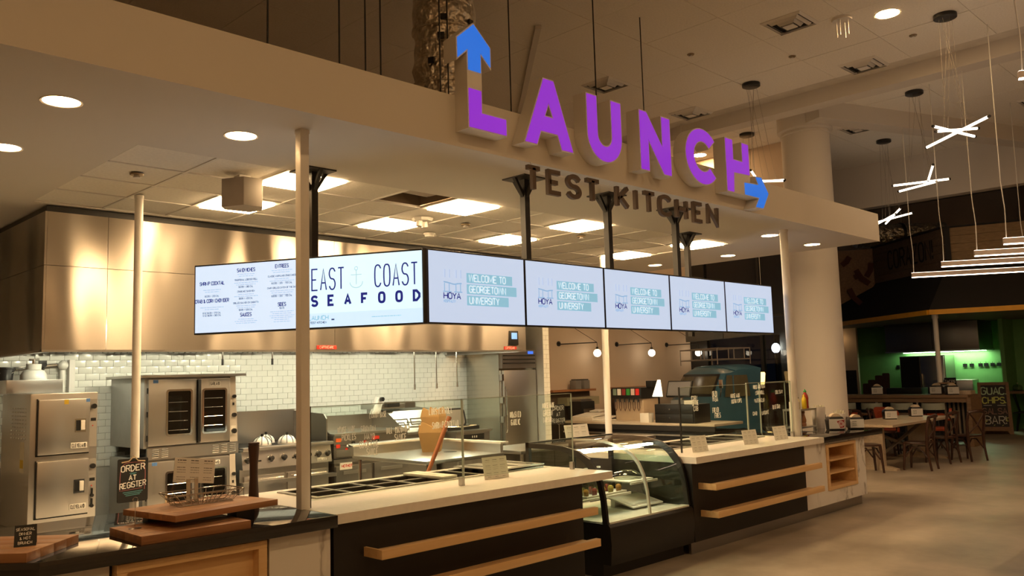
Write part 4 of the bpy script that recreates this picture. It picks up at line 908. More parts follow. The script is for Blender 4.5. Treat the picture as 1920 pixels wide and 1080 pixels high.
for q in range(3): obj('rib', G().box(5.22+.2*q,5.45,CT+.036,5.25+.2*q,5.95,CT+.042), chrome, t, world=True)
t = thing('cutting_board', 'narrow pale cutting strip laid across the left food well', 'board', (4.5,5.7,CT+.012)); obj('board', G().box(4.56,5.44,CT+.0125,4.72,5.97,CT+.035), whplastic, t, world=True, bev=.004); obj('groove', G().box(4.62,5.46,CT+.035,4.63,5.95,CT+.0355), grout, t, world=True)
# glass sneeze guards with hand lettering
def guard(x0, x1, y, z1, label, words, grp='glass sneeze guards', dark=False, z0=CT+.045):
    t = thing('glass_guard', label, 'sneeze guard', ((x0+x1)/2,y,CT), 0, grp)
    p = obj('pane', G().box(x0,y-.005,z0,x1,y+.005,z1), pane, t, world=True)
    eg = M('glass_edge',(.46,.52,.46),.2)
    obj('polished_edge', G().box(x0,y-.0055,z1-.004,x1,y+.0055,z1+.002), eg, t, world=True); obj('polished_edge', G().box(x1-.003,y-.0055,z0,x1+.003,y+.0055,z1), eg, t, world=True)
    obj('edge_channel', G().box(x0-.006,y-.008,CT+.001,x0+.006,y+.008,z1+.003), blkmet if dark else eg, t, world=True); obj('foot', G().box(x1-.03,y-.02,CT+.001,x1-.004,y+.02,z0+.02), st, t, world=True)
    g = G()
    for s, x, z, h, w in words:
        a = .62
        while twidth(s, h, a, .3) > w and a > .2: a -= .02
        text(g, s, x, z-h/2, h, h*.14, align=.5, asp=a, gap=.3, jit=.06, slope=.02)
    if g.v: obj('lettering', g.tf(front(0,y-.006,0)), gpaint, p, world=True, smooth=False)
GY = 5.08
guard(3.10,4.465,GY,1.60,'tall glass guard over the left food well with sauce names',[('HOUSE MADE',3.39,1.43,.038,.14),('PICKLES',3.41,1.375,.038,.12),('SRIRACHA',3.575,1.425,.038,.13),('MAYO',3.585,1.37,.04,.09),('DILL-CUCUMBER',3.84,1.40,.042,.20),('SAUCE',3.86,1.345,.042,.11),('COCKTAIL',3.58,1.315,.045,.17),('SAUCE',3.605,1.26,.045,.10),('LEMON BASE',3.66,1.52,.04,.12),('LOBSTER ROLL',4.25,1.515,.045,.24),('SHRIMP COCKTAIL',4.30,1.41,.045,.28)],dark=True)
guard(4.47,5.775,GY,1.60,'glass guard continuing behind the left counter card stand',[('ROASTED',5.06,1.445,.045,.13),('GARLIC',5.06,1.385,.045,.11),('HOUSE MADE',5.47,1.505,.04,.14),('GREEN',5.46,1.44,.045,.12),('TARTAR',5.45,1.38,.04,.11)])
guard(7.47,8.82,GY,1.60,'glass guard with a dark post over the right food well',[('CORN',7.74,1.48,.045,.11),('ON THE',7.755,1.425,.045,.12),('COB',7.76,1.37,.045,.09),('ORZO',8.14,1.51,.05,.10),('PASTA',8.15,1.455,.05,.11),('HOUSE MADE',8.57,1.475,.042,.20),('OLD BAY CHIPS',8.59,1.415,.042,.22),('FRENCH',8.15,1.335,.05,.13),('FRIES',8.18,1.275,.05,.12)],dark=True)
guard(8.825,9.875,GY,1.61,'glass guard beside the right white post listing pasta dishes',[('HOUSE MADE PASTA',9.11,1.56,.042,.28),('CORN ROLL',9.12,1.49,.04,.20),('COLE SLAW',9.58,1.485,.04,.18),('WATERMELON',9.10,1.40,.04,.24),('BLUE CRAB',9.49,1.31,.045,.18),('CRAB',8.98,1.255,.04,.10),('LINGUINE',9.22,1.255,.04,.16)])
guard(10.3,11.0,5.74,1.58,'narrow glass pane behind the condiment rack',[])
# curved display case
CX0, CX1 = 5.845, 7.125
prof = [(4.775,.47),(4.795,.68),(4.83,.83),(4.88,.93),(4.955,1.015),(5.08,1.08),(5.27,1.118),(5.48,1.128),(5.70,1.128)]
T = thing('display_case', 'refrigerated display case with curved glass front and black base', 'display case', (6.48,5.2,0))
obj('base', G().prism([(4.75,.12),(4.735,.29),(4.745,.44),(4.765,.465),(5.74,.465),(5.74,.12)],CX1-CX0,lambda u,v,w:(CX0+w,u,v)), M('case_black',(.012,.011,.010),.45), T, world=True, bev=.004)
obj('plinth', G().box(CX0+.03,4.86,0,CX1-.03,5.68,.12), blkpan, T, world=True)
obj('sill', G().box(CX0+.03,4.77,.465,CX1-.03,4.86,.48), M('case_white',(.72,.74,.68),.4), T, world=True)
obj('deck', G().box(CX0+.03,4.86,.465,CX1-.03,5.70,.472), MATS['case_white'], T, world=True)
def strip(prof, x0, x1, d=0.): 
    g = G(); n = len(prof)
    return g.add([(x0,y,z) for y,z in prof]+[(x1,y,z) for y,z in prof],[(i,i+1,n+i+1,n+i) for i in range(n-1)])
obj('curved_glass', strip(prof,CX0+.02,CX1-.02), casepane, T, world=True)
for x, nm, mt, w in ((CX0,'end_frame',blkmet,.028),(CX1-.028,'end_frame',blkmet,.028),(6.47,'centre_rib',MATS['case_white'],.022)):
    inn = [(y+.05 if i < 5 else y+.02, z-(.01 if i < 3 else .045)) for i,(y,z) in enumerate(prof)]
    if nm == 'centre_rib': inn = [(y+.02,z-.02) for y,z in prof]
    obj(nm, G().prism(prof+inn[::-1], w, lambda u,v,q,x=x:(x+q,u,v)), mt, T, world=True, smooth=False)
    if nm == 'end_frame': obj('end_glass', G().prism(inn+[(5.70,.47)], .006, lambda u,v,q,x=x:(x+.01+q,u,v)), casepane, T, world=True, smooth=False)
obj('rear_frame', G().box(CX0,5.70,.465,CX0+.04,5.74,1.13).box(CX1-.04,5.70,.465,CX1,5.74,1.13).box(CX0,5.70,1.085,CX1,5.74,1.135).box(6.46,5.70,.465,6.52,5.74,1.1), blkmet, T, world=True)
obj('lamp', G().box(CX0+.08,5.13,1.045,CX1-.08,5.19,1.065), glow('case_glow',(.95,1.0,.75),9), T, world=True)
obj('shelf', G().box(CX0+.04,5.10,.625,6.60,5.66,.635), casepane, T, world=True); obj('shelf', G().box(6.63,5.12,.70,CX1-.06,5.66,.71), casepane, T, world=True)
obj('shelf_edge', G().box(CX0+.04,5.085,.62,6.60,5.10,.64), MATS['case_white'], T, world=True); obj('shelf_edge', G().box(6.63,5.105,.695,CX1-.06,5.12,.715), MATS['case_white'], T, world=True)
# things in the case
tr = thing('serving_tray', 'white tray of fruit cups on the upper case shelf', 'tray', (6.3,5.32,.635)); obj('tray', hole_slab(G().box(6.0,5.13,.636,6.57,5.5,.642),5.99,5.12,6.58,5.51,6.01,5.14,6.56,5.49,.636,.655), whplastic, tr, world=True)
fr_cols = [M('fruit_orange',(.62,.27,.03),.4),M('fruit_red',(.40,.03,.03),.4),M('fruit_yellow',(.62,.45,.06),.4)]
cupg = glass('cup_plastic',(.80,.83,.79),1.6,.05)
for i in range(9):
    x, y = 6.05+.06*i, 5.18+.09*(i%2)
    t = thing('fruit_cup', f'clear cup of cut fruit, {ORD[i]} from the left in the display case', 'cup', (x,y,.642), 0, 'fruit cups in the display case')
    obj('cup', G().lathe([(.024,0),(.033,.085),(.0325,.085),(.0235,.003)],n=14), cupg, t); obj('fruit', G().lathe([(.022,.004),(.029,.05),(.018,.068),(.001,.072)],n=12), fr_cols[(i*2+i//3)%3], t)
for i, (x, y) in enumerate(((6.22,5.43),(6.32,5.40),(6.42,5.44),(6.52,5.41))):
    t = thing('glass_jar', f'tall clear glass bottle on the case tray, {ORD[i]} from the left', 'jar', (x,y,.642), 0, 'clear bottles in the display case')
    obj('jar', G().lathe([(.034,0),(.037,.02),(.037,.14),(.018,.18),(.018,.21),(.014,.21),(.014,.18),(.034,.14),(.034,.02)],n=14), cupg, t); obj('cap', G().cyl((0,0,.21),(0,0,.225),.02,12), whplastic, t)
t = thing('serving_tray', 'clear domed tray on the right of the case', 'tray', (6.78,5.38,.71)); obj('tray', G().box(6.66,5.15,.711,7.05,5.5,.722), whplastic, t, world=True, bev=.004); obj('lid', G().lathe([(.14,0),(.13,.05),(.08,.08),(.001,.085)],(6.86,5.32,.722),20), cupg, t, world=True)
t = thing('deck_tray', 'white tilted tray on the case deck', 'tray', (6.8,5.2,.472)); obj('tray', G().cbox((6.8,5.20,.53),(.48,.34,.014),rx=.22), whplastic, t, world=True, bev=.004); obj('foot', G().box(6.6,5.29,.472,7.0,5.34,.545), whplastic, t, world=True)
# printed card stands on the counters
def card(x, y, z, w, h, rz, label, tilt=-.22, grp='printed menu cards on the counters'):
    t = thing('card_stand', label, 'menu card', (x,y,z), rz, grp)
    mm = Matrix.Rotation(tilt,4,'X') @ basis((-w/2,0,.0),(1,0,0),(0,0,1))
    c = obj('card', G().box(0,0,-.003,w,h,0).tf(mm), paper, t)
    obj('foot', G().prism([(0,0),(.07,0),(.07,.004),(h*.12,h*.5)],.004,lambda u,v,q:(q-.002,u,v)), cupg, t)
    ti_, ln = G(), G()
    for k in range(3):
        cx = w*(.2+.3*k)
        for r, (hh, L) in enumerate(((.06,.18),(.035,.2),(.0,.0),(.05,.2),(.035,.22),(.035,.2),(0,0),(.05,.2),(.035,.2),(.05,.12))):
            if L: scribble(ti_ if hh >= .05 else ln, cx, h*(.86-.085*r), w*L, h*hh*.5)
    obj('lettering', ti_.tf(mm @ Matrix.Translation((0,0,.0006))), ink, c, smooth=False); obj('lettering', ln.tf(mm @ Matrix.Translation((0,0,.0006))), greyink, c, smooth=False)
    return t
card(4.93,5.18,CT,.25,.18,-.12,'printed menu card on the left white counter in front of the wide well')
card(7.70,5.00,CT,.25,.165,-.12,'printed menu card at the left end of the right white counter')
card(8.72,4.99,CT,.26,.16,-.12,'printed menu card in the middle of the right white counter')
card(9.42,4.99,CT,.26,.16,-.12,'printed menu card beside the right white post')
# back-up steel table with sign and card
T = thing('pass_table', 'long steel pass table behind the display case', 'work table', (8.2,7.3,0))
obj('top', G().box(7.0,6.95,.87,9.62,7.7,.91), st, T, world=True, bev=.004); obj('undershelf', G().box(7.05,7.0,.25,9.58,7.65,.28), stdark, T, world=True); obj('rear_panel', G().box(7.05,7.62,.28,9.58,7.65,.87), stdark, T, world=True)
for x in (7.06,8.3,9.56):
    for y in (7.0,7.64): obj('leg', G().cyl((x,y,0),(x,y,.87),.022,8), chrome, T, world=True)
card(8.08,7.0,.91,.40,.24,-.1,'larger printed card on the steel pass table behind the case')
def easel(x, y, z, h, w, bh, label):
    t = thing('counter_sign', label, 'sign', (x,y,z))
    obj('base', G().lathe([(.05,0),(.055,.004),(.01,.01)],n=18), chrome, t); obj('stem', G().cyl((0,0,0),(0,0,h),.004,8), chrome, t)
    obj('ring', G().tube([(.022*math.cos(a*PI/8),0,h+.022+.022*math.sin(a*PI/8)) for a in range(16)],.0022,5,closed=True), chrome, t)
    b = obj('board', G().box(-w/2,.004,h+.01,w/2,.012,h+bh), slate, t)
    return t, b
t, b = easel(7.92,7.18,.91,.24,.24,.25,'small black order-at-register sign on a ring stand on the steel pass table')
g = G(); text(g,'ORDER',0,.42,.05,.006,.5,jit=.05); text(g,'AT',0,.345,.045,.006,.5,jit=.05); text(g,'REGISTER',0,.27,.045,.005,.5,asp=.5,jit=.05)
obj('lettering', g.tf(front(0,.003,0)), chalk, b, smooth=False)
# ------------------------------------------------------------------ on the near black counter
def plank(name, x0, y0, x1, y1, z, h, label, rz=0.):
    cx, cy = (x0+x1)/2, (y0+y1)/2
    t = thing(name, label, 'serving board', (cx,cy,z), rz, 'walnut serving boards on the black counter'); n = 4; d = (y1-y0)/n
    for k in range(n): obj('plank', G().box(x0-cx,y0-cy+d*k+.0004,0,x1-cx,y0-cy+d*(k+1)-.0004,h), wood('walnut_%d' % (k%3), *[((.27,.12,.05),(.40,.20,.09)),((.33,.155,.068),(.47,.25,.115)),((.23,.10,.04),(.37,.18,.08))][k%3], 0, .4), t, bev=.0015)
plank('serving_board',.705,4.96,1.605,5.46,CT,.045,'walnut board at the left edge of the black counter carrying small tent cards',-.785)
plank('serving_board',1.84,4.69,2.47,5.15,CT,.045,'lower walnut board under the raised one')
rb = plank('serving_board',2.0,4.80,2.70,5.34,CT+.085,.035,'raised walnut board carrying the wire basket',.16)
t = thing('riser_block', 'black riser block under the raised walnut board', 'riser', (2.55,5.0,CT)); obj('block', G().box(2.50,4.93,CT,2.62,5.05,CT+.085), blkpl, t, world=True, bev=.004); obj('pad', G().box(2.06,5.16,CT,2.2,5.24,CT+.085), blkpl, t, world=True, bev=.004)
t = thing('pepper_mill', 'very tall dark wooden pepper mill behind the walnut boards', 'pepper mill', (2.82,5.32,CT))
obj('body', G().lathe([(.036,0),(.038,.02),(.033,.10),(.027,.22),(.027,.30),(.036,.40),(.037,.43)],n=20), walnutdk, t); obj('cap', G().lathe([(.037,.433),(.037,.445),(.012,.45),(.001,.45)],n=20), walnutdk, t)
t = thing('wire_basket', 'shallow chrome wire basket on the raised walnut board', 'basket', (2.37,5.12,CT+.12))
g = G(); w2, d2 = .22, .12; rim = rrect(-w2,-d2,w2,d2,.03); bot = rrect(-w2+.05,-d2+.04,w2-.05,d2-.04,.02)
wirem = steel('dark_wire',(.30,.26,.21),.35); obj('rim', G().tube([(a,b,.075) for a,b in rim],.0035,6,closed=True), wirem, t); obj('lower_ring', G().tube([(a,b,.004) for a,b in bot],.0025,5,closed=True).tube([(a*.5+c*.5,b*.5+d*.5,.04) for (a,b),(c,d) in zip(rim,bot)],.002,5,closed=True), wirem, t)
for k in range(26):
    a = 2*PI*k/26; ca, sa = math.cos(a), math.sin(a); s_ = 1/max(abs(ca)/w2, abs(sa)/d2); s2_ = 1/max(abs(ca)/(w2-.05), abs(sa)/(d2-.04))
    obj('wire', G().tube([(ca*s_,sa*s_,.075),(ca*s2_*1.05,sa*s2_*1.05,.012),(ca*s2_*.6,sa*s2_*.6,.003)],.0021,4), wirem, t)
for k in range(5): obj('wire', G().cyl((-.16,-.06+.03*k,.003),(.16,-.06+.03*k,.003),.0016,4), wirem, t)
t = thing('menu_sign', 'slanted printed menu card on two pale clips standing in the wire basket', 'menu card', (2.34,5.19,CT+.124))
mm = Matrix.Rotation(-.12,4,'X') @ Matrix.Rotation(.13,4,'Y') @ basis((-.13,0,.115),(1,0,0),(0,0,1))
c = obj('card', G().box(0,0,-.004,.26,.15,0).tf(mm), paper, t)
for x in (-.02,.03): obj('clip', G().box(x-.011,.006,.0,x+.011,.014,.14), M('clip_pale',(.58,.53,.44),.5), t)
a_, b_ = G(), G()
for k in range(3):
    for r in range(9):
        if r in (2,6): continue
        scribble(a_ if r in (0,3) else b_, .045+.085*k, .135-.0145*r, .055, .006 if r else .009)
obj('lettering', a_.tf(mm @ Matrix.Translation((0,0,.0006))), ink, c, smooth=False); obj('lettering', b_.tf(mm @ Matrix.Translation((0,0,.0006))), greyink, c, smooth=False)
t = thing('card_holder', 'ring-topped wire card holder standing on the lower walnut board', 'card holder', (1.92,4.99,CT+.045))
obj('base', G().lathe([(.032,0),(.034,.002),(.005,.005)],n=20), chrome, t); obj('stem', G().cyl((0,0,0),(0,0,.145),.0022,6), chrome, t); obj('ring', G().tube([(.014*math.cos(a*PI/8),0,.159+.014*math.sin(a*PI/8)) for a in range(16)],.0014,5,closed=True), chrome, t)
def tent(x, y, z, rz, label, words):
    t = thing('tent_card', label, 'tent card', (x,y,z), rz, 'black tent cards')
    f = obj('front', G().prism([(0,0),(.055,.10),(.058,.10),(.004,0)],.10,lambda u,v,q:(q-.05,u-.05,v)), slate, t); obj('back', G().prism([(.056,.10),(.10,0),(.104,0),(.059,.10)],.10,lambda u,v,q:(q-.05,u-.05,v)), slate, t)
    g = G()
    for k, s in enumerate(words): text(g, s, .05, .085-.024*k, .014, .0022, .5, asp=.55, jit=.05)
    obj('lettering', g.tf(basis((-.05,-.0515,0),(1,0,0),(0,.055,.10))), chalk, f, smooth=False)
tent(1.36,4.97,CT+.045,-.30,'black tent card with chalk words at the front of the left walnut board',['SEASONAL','DINNER','& HOT','BRUNCH']); tent(1.20,5.07,CT+.045,-.30,'black tent card cut by the left edge of the picture',['ROASTED','SALAD','BAR'])
t = thing('jam_tumbler', 'small clear tumbler beside the leftmost tent card', 'glass', (1.21,4.99,CT+.045)); obj('glass', G().lathe([(.02,0),(.025,.07),(.0235,.07),(.0185,.004)],n=16), cupg, t); obj('foot', G().lathe([(.028,0),(.028,.003),(.01,.004)],n=16), chrome, t)
# order-at-register chalkboard hung on the post
t = thing('chalkboard_sign', 'black clip chalkboard reading ORDER AT REGISTER hung on a white post', 'sign', (2.95,7.74,.77))
b = obj('board', G().prism(rrect(-.13,0,.13,.375,.015),.012).tf(front(0,0,0)), slate, t, smooth=False)
obj('clip', G().tube([(-.10,-.018,.345),(-.04,-.02,.352),(0,-.03,.395),(.04,-.02,.352),(.10,-.018,.345)],.006,8), M('twine',(.45,.33,.2),.7), t)
obj('hook', G().cyl((0,-.006,.36),(0,.03,.40),.006,6), chrome, t)
g = G(); text(g,'ORDER',0,.262,.05,.009,.5,asp=.62,jit=.04,slope=.06); text(g,'AT',0,.19,.042,.009,.5,jit=.04); text(g,'REGISTER',0,.118,.046,.008,.5,asp=.52,gap=.25,jit=.04,slope=.08)
obj('lettering', g.tf(front(0,-.013,0)), chalk, b, smooth=False)
g = G(); ribbon(g, chaikin([(-.11,.10),(-.112,.2),(-.10,.33),(0,.345),(.09,.33),(.108,.26),(.10,.1)]), .004); ribbon(g, [(-.10,.103),(.08,.115)], .003); obj('lettering', g.tf(front(0,-.0125,0)), M('pink_chalk',(.55,.18,.2),.9), b, smooth=False)
g = G(); [ribbon(g, [(-.085+.012*k,.085-.014*k),(.085-.012*k,.092-.014*k)], .005) for k in range(3)]; ribbon(g, [(-.03,.247),(.03,.25)], .005); ribbon(g, [(-.02,.239),(.02,.241)], .004); obj('lettering', g.tf(front(0,-.0125,0)), M('teal_chalk',(.12,.38,.42),.9), b, smooth=False)
# ------------------------------------------------------------------ on the right black counter
def squeeze(x, y, z, h, r, body, capm, label, cat='bottle'):
    t = thing('squeeze_bottle', label, cat, (x,y,z), 0, 'condiment bottles on the rack')
    obj('bottle', G().lathe([(r*.95,0),(r,.01),(r,h*.55),(r*.9,h*.68),(r*.45,h*.80),(r*.42,h*.84)],n=16), body, t)
    obj('cap', G().lathe([(r*.5,h*.84),(r*.5,h*.90),(r*.22,h*.94),(r*.12,h)],n=12), capm, t)
    return t
T = thing('condiment_rack', 'small steel two-tier rack holding condiments on the right black counter', 'rack', (11.0,5.55,CT))
for x in (10.78,11.22):
    for y in (5.42,5.66): obj('leg', G().box(x-.008,y-.008,CT,x+.008,y+.008,CT+.26), st, T, world=True)
obj('shelf', G().box(10.77,5.41,CT+.26,11.23,5.67,CT+.285), st, T, world=True); obj('shelf', G().box(10.77,5.41,CT+.03,11.23,5.67,CT+.05), st, T, world=True)
b = squeeze(11.10,5.50,CT+.285,.26,.042,M('sriracha_red',(.38,.03,.012),.3),M('sriracha_green',(.02,.28,.05),.4),'red hot sauce bottle with a green tip on the rack'); obj('label', G().box(.0,-.0435,.03,.012,-.041,.12), paper, b)
squeeze(10.98,5.46,CT+.285,.20,.032,M('mustard',(.70,.50,.02),.35),M('mustard',(.7,.5,.02)),'yellow mustard squeeze bottle beside the hot sauce'); squeeze(10.88,5.50,CT+.285,.17,.03,M('cream_bottle',(.66,.58,.34),.4),blkpl,'cream squeeze bottle with a dark cap at the left of the rack')
t = thing('pepper_mill', 'amber turned pepper mill on the lower tier of the condiment rack', 'pepper mill', (11.06,5.53,CT+.05)); mw = wood('amber_wood',(.26,.10,.03),(.38,.16,.05),2,.3)
obj('body', G().lathe([(.042,0),(.042,.03),(.036,.04),(.042,.05),(.044,.08),(.03,.13),(.024,.16)],n=20), mw, t); obj('cap', G().lathe([(.024,.162),(.03,.175),(.026,.20),(.001,.205)],n=16), mw, t)
def napkin(x, y, z, rz, s, label, fac=paper, logo=False, grp='black napkin dispensers'):
    t = thing('napkin_dispenser', label, 'napkin dispenser', (x,y,z), rz, grp)
    obj('shell', G().prism([(-.075,0),(.075,0),(.085,.10),(.06,.135),(-.06,.135),(-.085,.10)],.13,lambda u,v,w:(u*s,(w-.065)*s,v*s)), blkpl, t, bev=.006*s)
    f = obj('face_card', G().box(-.078*s,-.0685*s,.014*s,.078*s,-.065*s,.112*s), fac, t)
    obj('napkins', G().prism(arc(0,.118,.055,.05,0,180,8),.09,lambda u,v,w:(u*s,(w-.05)*s,v*s)), M('napkin_tan',(.55,.45,.32),.9), t)
    if logo:
        g = G()
        obj('logo', G().add([(-.0*s,-.0692*s,.09*s),(.03*s,-.0692*s,.02*s),(.070*s,-.0692*s,.025*s),(.074*s,-.0692*s,.105*s)],[(0,1,2,3)]), M('logo_maroon',(.28,.015,.02),.5), f)
        for r in (.026,.014): ribbon(g,[(.04+r*math.cos(a*PI/8),.062+r*math.sin(a*PI/8)) for a in range(17)],.006)
        obj('logo', g.tf(Matrix.Scale(s,4)).tf(front(0,-.0698*s,0)), paper, f, smooth=False)
    else:
        g = G()
        for k in range(3): scribble(g,-.03,.085-.02*k,.05,.008)
        obj('lettering', g.tf(Matrix.Scale(s,4)).tf(front(0,-.0695*s,0)), ink, f, smooth=False)
    return t
napkin(11.16,5.13,CT,-.85,1.3,'napkin dispenser with a red spiral mark on the right black counter',logo=True); napkin(11.45,4.98,CT,-.85,1.15,'white-faced napkin dispenser at the end of the right black counter')
def canister(x, y, h, r, label, n, full):
    t = thing('utensil_cup', label, 'canister', (x,y,CT), 0, 'white cutlery canisters')
    obj('cup', G().lathe([(r*.85,0),(r,h),(r*.96,h),(r*.8,.01)],n=22), M('canister_white',(.84,.80,.75),.4), t); obj('mark', G().cbox((r*.62,-r*.72,h*.55),(.03,.012,.05),rz=.75), blkpl, t)
    for k in range(n):
        a = k*2.4; q = r*.75*math.sqrt((k+.5)/n); hh = h+random.uniform(.02,.05 if full else .03)
        obj('utensil', G().cyl((math.cos(a)*q*.7,math.sin(a)*q*.7,.02),(math.cos(a)*q*1.15,math.sin(a)*q*1.15,hh),.008,6), M('utensil_cream',(.72,.68,.52),.4), t)
canister(11.38,5.46,.29,.095,'taller white canister of cutlery at the back of the black counter',14,False); canister(11.50,5.22,.20,.09,'shorter white canister of cutlery in front of the column',18,True)

# ================================================================== DRINKS AND REGISTER COUNTER
DX = 11.5
T = thing('drinks_counter', 'long dark counter with pale top running back to the beige wall', 'counter', (12.0,9.2,0))
obj('worktop', G().box(DX,7.2,.90,DX+.85,10.3,.94), M('counter_tan',(.50,.43,.34),.35), T, world=True, bev=.004); obj('edge_band', G().box(DX-.01,7.19,.82,DX+.02,10.3,.90), blkpan, T, world=True)
obj('body', G().box(DX+.06,7.25,.1,DX+.82,10.28,.82), blkpan, T, world=True); obj('rail', G().box(DX-.03,7.2,.74,DX+.04,10.3,.765), st, T, world=True); obj('apron', G().box(DX+.02,8.6,.1,DX+.06,10.25,.72), wallbeige, T, world=True)
for y in (7.4,8.4,9.4,10.2): obj('leg', G().box(DX,y,0,DX+.05,y+.05,.74), st, T, world=True)
t = thing('soda_dispenser', 'beige drinks dispenser with six coloured tap badges', 'drinks dispenser', (12.15,9.15,.94))
obj('cabinet', G().box(-.22,-.30,0,.22,.30,.48), M('dispenser_beige',(.46,.36,.25),.5), t, bev=.01); h = obj('header', G().box(-.30,-.32,.38,.22,.32,.57), blkpl, t, bev=.01)
obj('back_unit', G().box(-.1,-.42,.57,.1,-.28,.68), blkpl, t, bev=.01)
for k, (c, nm) in enumerate((((.18,.25,.19),'green grey'),((.70,.68,.62),'white'),((.22,.03,.03),'maroon'),((.04,.26,.05),'green'),((.60,.45,.42),'pale'),((.60,.03,.025),'red'))):
    y = .245-.098*k
    obj('tap_badge', G().box(-.308,y-.037,.44,-.30,y+.037,.55), M('badge_'+nm.replace(' ','_'),c,.4,var=0), h); obj('tap', G().cyl((-.29,y,.32),(-.29,y,.39),.015,8), blkpl, t)
    obj('hose', G().tube([(-.28,y-.024,.33),(-.28,y-.024,.22),(-.28,y,.17),(-.28,y+.024,.22),(-.28,y+.024,.33)],.008,6), M('hose_brown',(.10,.05,.03),.5), t)
R = thing('cash_register', 'black cash drawer with angled touchscreen register and glowing customer display', 'cash register', (11.75,7.97,.94), .0)
d = obj('drawer_box', G().box(-.22,-.40,0,.24,.36,.30), blkpl, R, bev=.008)
for z in (.02,.155): f = obj('drawer', G().box(-.235,-.38,z,-.22,.34,z+.125), blkpl, d, bev=.004); obj('knob', G().cyl((-.235,.05,z+.065),(-.25,.05,z+.065),.014,10), chrome, f)
obj('stand', G().box(-.1,-.15,.30,.1,.12,.36).cyl((0,-.02,.36),(.03,-.02,.55),.03,10), stdark, R); mm = basis((-.12,.20,.42),(0,-1,0),(.35,0,1))
s = obj('touchscreen', G().box(0,0,-.04,.46,.27,0).tf(mm), blkpl, R, bev=.006); obj('screen', G().box(.02,.02,0,.44,.25,.002).tf(mm), M('screen_matte_grey',(.10,.10,.11),.75), s)
cd = obj('customer_display', G().prism([(0,0),(.20,0),(.13,.28),(.08,.28)],.02).tf(basis((-.10,.47,.42),(0,-1,0),(.2,0,1))), glow('display_cream',(1,.86,.62),1.6), R)
obj('card_reader', G().box(-.2,-.36,.30,-.05,-.2,.36), whplastic, R, bev=.006)
t = thing('small_carton', 'small white carton beside the cash register', 'carton', (11.62,8.56,.94)); obj('carton', G().box(-.07,-.09,0,.07,.09,.15), whplastic, t, bev=.004); obj('flap', G().box(-.07,-.09,.15,.07,.0,.153), paper, t)
for k, (x, y, w, dd, h, c, l) in enumerate(((11.85,10.0,.45,.5,.10,(.62,.58,.5),'flat stack of pale trays on the drinks counter'),(11.8,9.60,.4,.26,.035,(.70,.68,.62),'flat white tray at the middle of the drinks counter'),(12.22,10.12,.2,.24,.2,(.55,.5,.44),'slanted pale box on the drinks counter'))):
    t = thing('counter_tray', l, 'tray', (x,y,.94)); obj('tray', G().box(-w/2,-dd/2,0,w/2,dd/2,h*.6), M('tray_%d'%k,c,.5), t, bev=.006); obj('lid', G().cbox((0,0,h*.6+.03),(w*.9,dd*.9,.02),ry=-.12), whplastic, t)
for k, (x, l, ww) in enumerate(((12.35,'dark backbar unit with shelf below the first sconce',1.25),(14.1,'dark backbar unit below the second sconce',1.0))):
    t = thing('backbar_unit', l, 'shelf unit', (x,10.8,0), 0, 'backbar units on the beige wall')
    obj('panel', G().box(-ww/2,.12,.1,ww/2,.19,1.46), M('backbar_brown',(.10,.065,.045),.6), t); obj('top', G().box(-ww/2,-.05,1.44,ww/2,.19,1.48), walnut, t)
    obj('counter', G().box(-ww/2,-.45,.86,ww/2,.19,.92), stdark, t); obj('body', G().box(-ww/2,-.42,.05,ww/2,.12,.86), blkpan, t); obj('shelf', G().box(-ww/2+.3,-.12,1.18,ww/2,.12,1.33), M('shelf_olive',(.34,.31,.21),.6), t)
for k, x in enumerate((12.45,12.7)):
    t = thing('spice_canister', f'grey canister on the backbar shelf, {["left","right"][k]} of the pair', 'canister', (x,10.82,1.48), 0, 'grey canisters on the backbar'); obj('body', G().box(-.08,-.08,0,.08,.08,.17), M('canister_grey',(.20,.19,.18),.5), t, bev=.01); obj('lid', G().box(-.06,-.06,.17,.06,.06,.19), blkpl, t)
for k, x in enumerate((12.3,13.75,14.4)):
    t = thing('coffee_machine', ['dark coffee machine behind the drinks counter, nearest the tiled wall','yellow-banded drinks machine behind the slim white post','low black grinder beside the soda dispenser'][k], 'coffee machine', (x,10.6,.92)); obj('body', G().box(-.2,-.2,0,.2,.15,.34), [blkpl,stdark,blkpl][k], t, bev=.02); obj('band', G().box(-.15,-.215,.1,.15,-.2,.2), [chrome,M('band_yellow',(.45,.30,.03),.5),stdark][k], t); obj('top', G().box(-.16,-.16,.34,.16,.12,.38), stdark, t)
# wall sconces: arm, cord, bulb
for x, l in ((12.97,'bare-bulb wall sconce nearest the tiled wall end'),(14.77,'bare-bulb wall sconce in the middle of the beige wall'),(16.55,'bare-bulb wall sconce above the blue van')):
    t = thing('wall_sconce', l, 'wall light', (x,11,2.36), 0, 'bare bulb sconces')
    obj('plate', G().cyl((-.78,0,0),(-.78,-.02,0),.05,12), blkmet, t); obj('arm', G().cyl((-.78,-.04,-.01),(0,-.32,.02),.011,6).cyl((-.78,-.01,0),(-.78,-.05,0),.02,8), blkmet, t); obj('stay', G().cyl((-.32,-.01,.32),(0,-.32,.02),.005,5), blkmet, t); obj('cord', G().cyl((0,-.32,.02),(0,-.32,-.12),.006,6), blkmet, t)
    obj('socket', G().cyl((0,-.32,-.12),(0,-.32,-.07),.025,10), blkmet, t); obj('bulb', G().sphere((0,-.32,-.19),.075,16,10), glow('bulb_glow',(1,.82,.58),E_BULB), t)

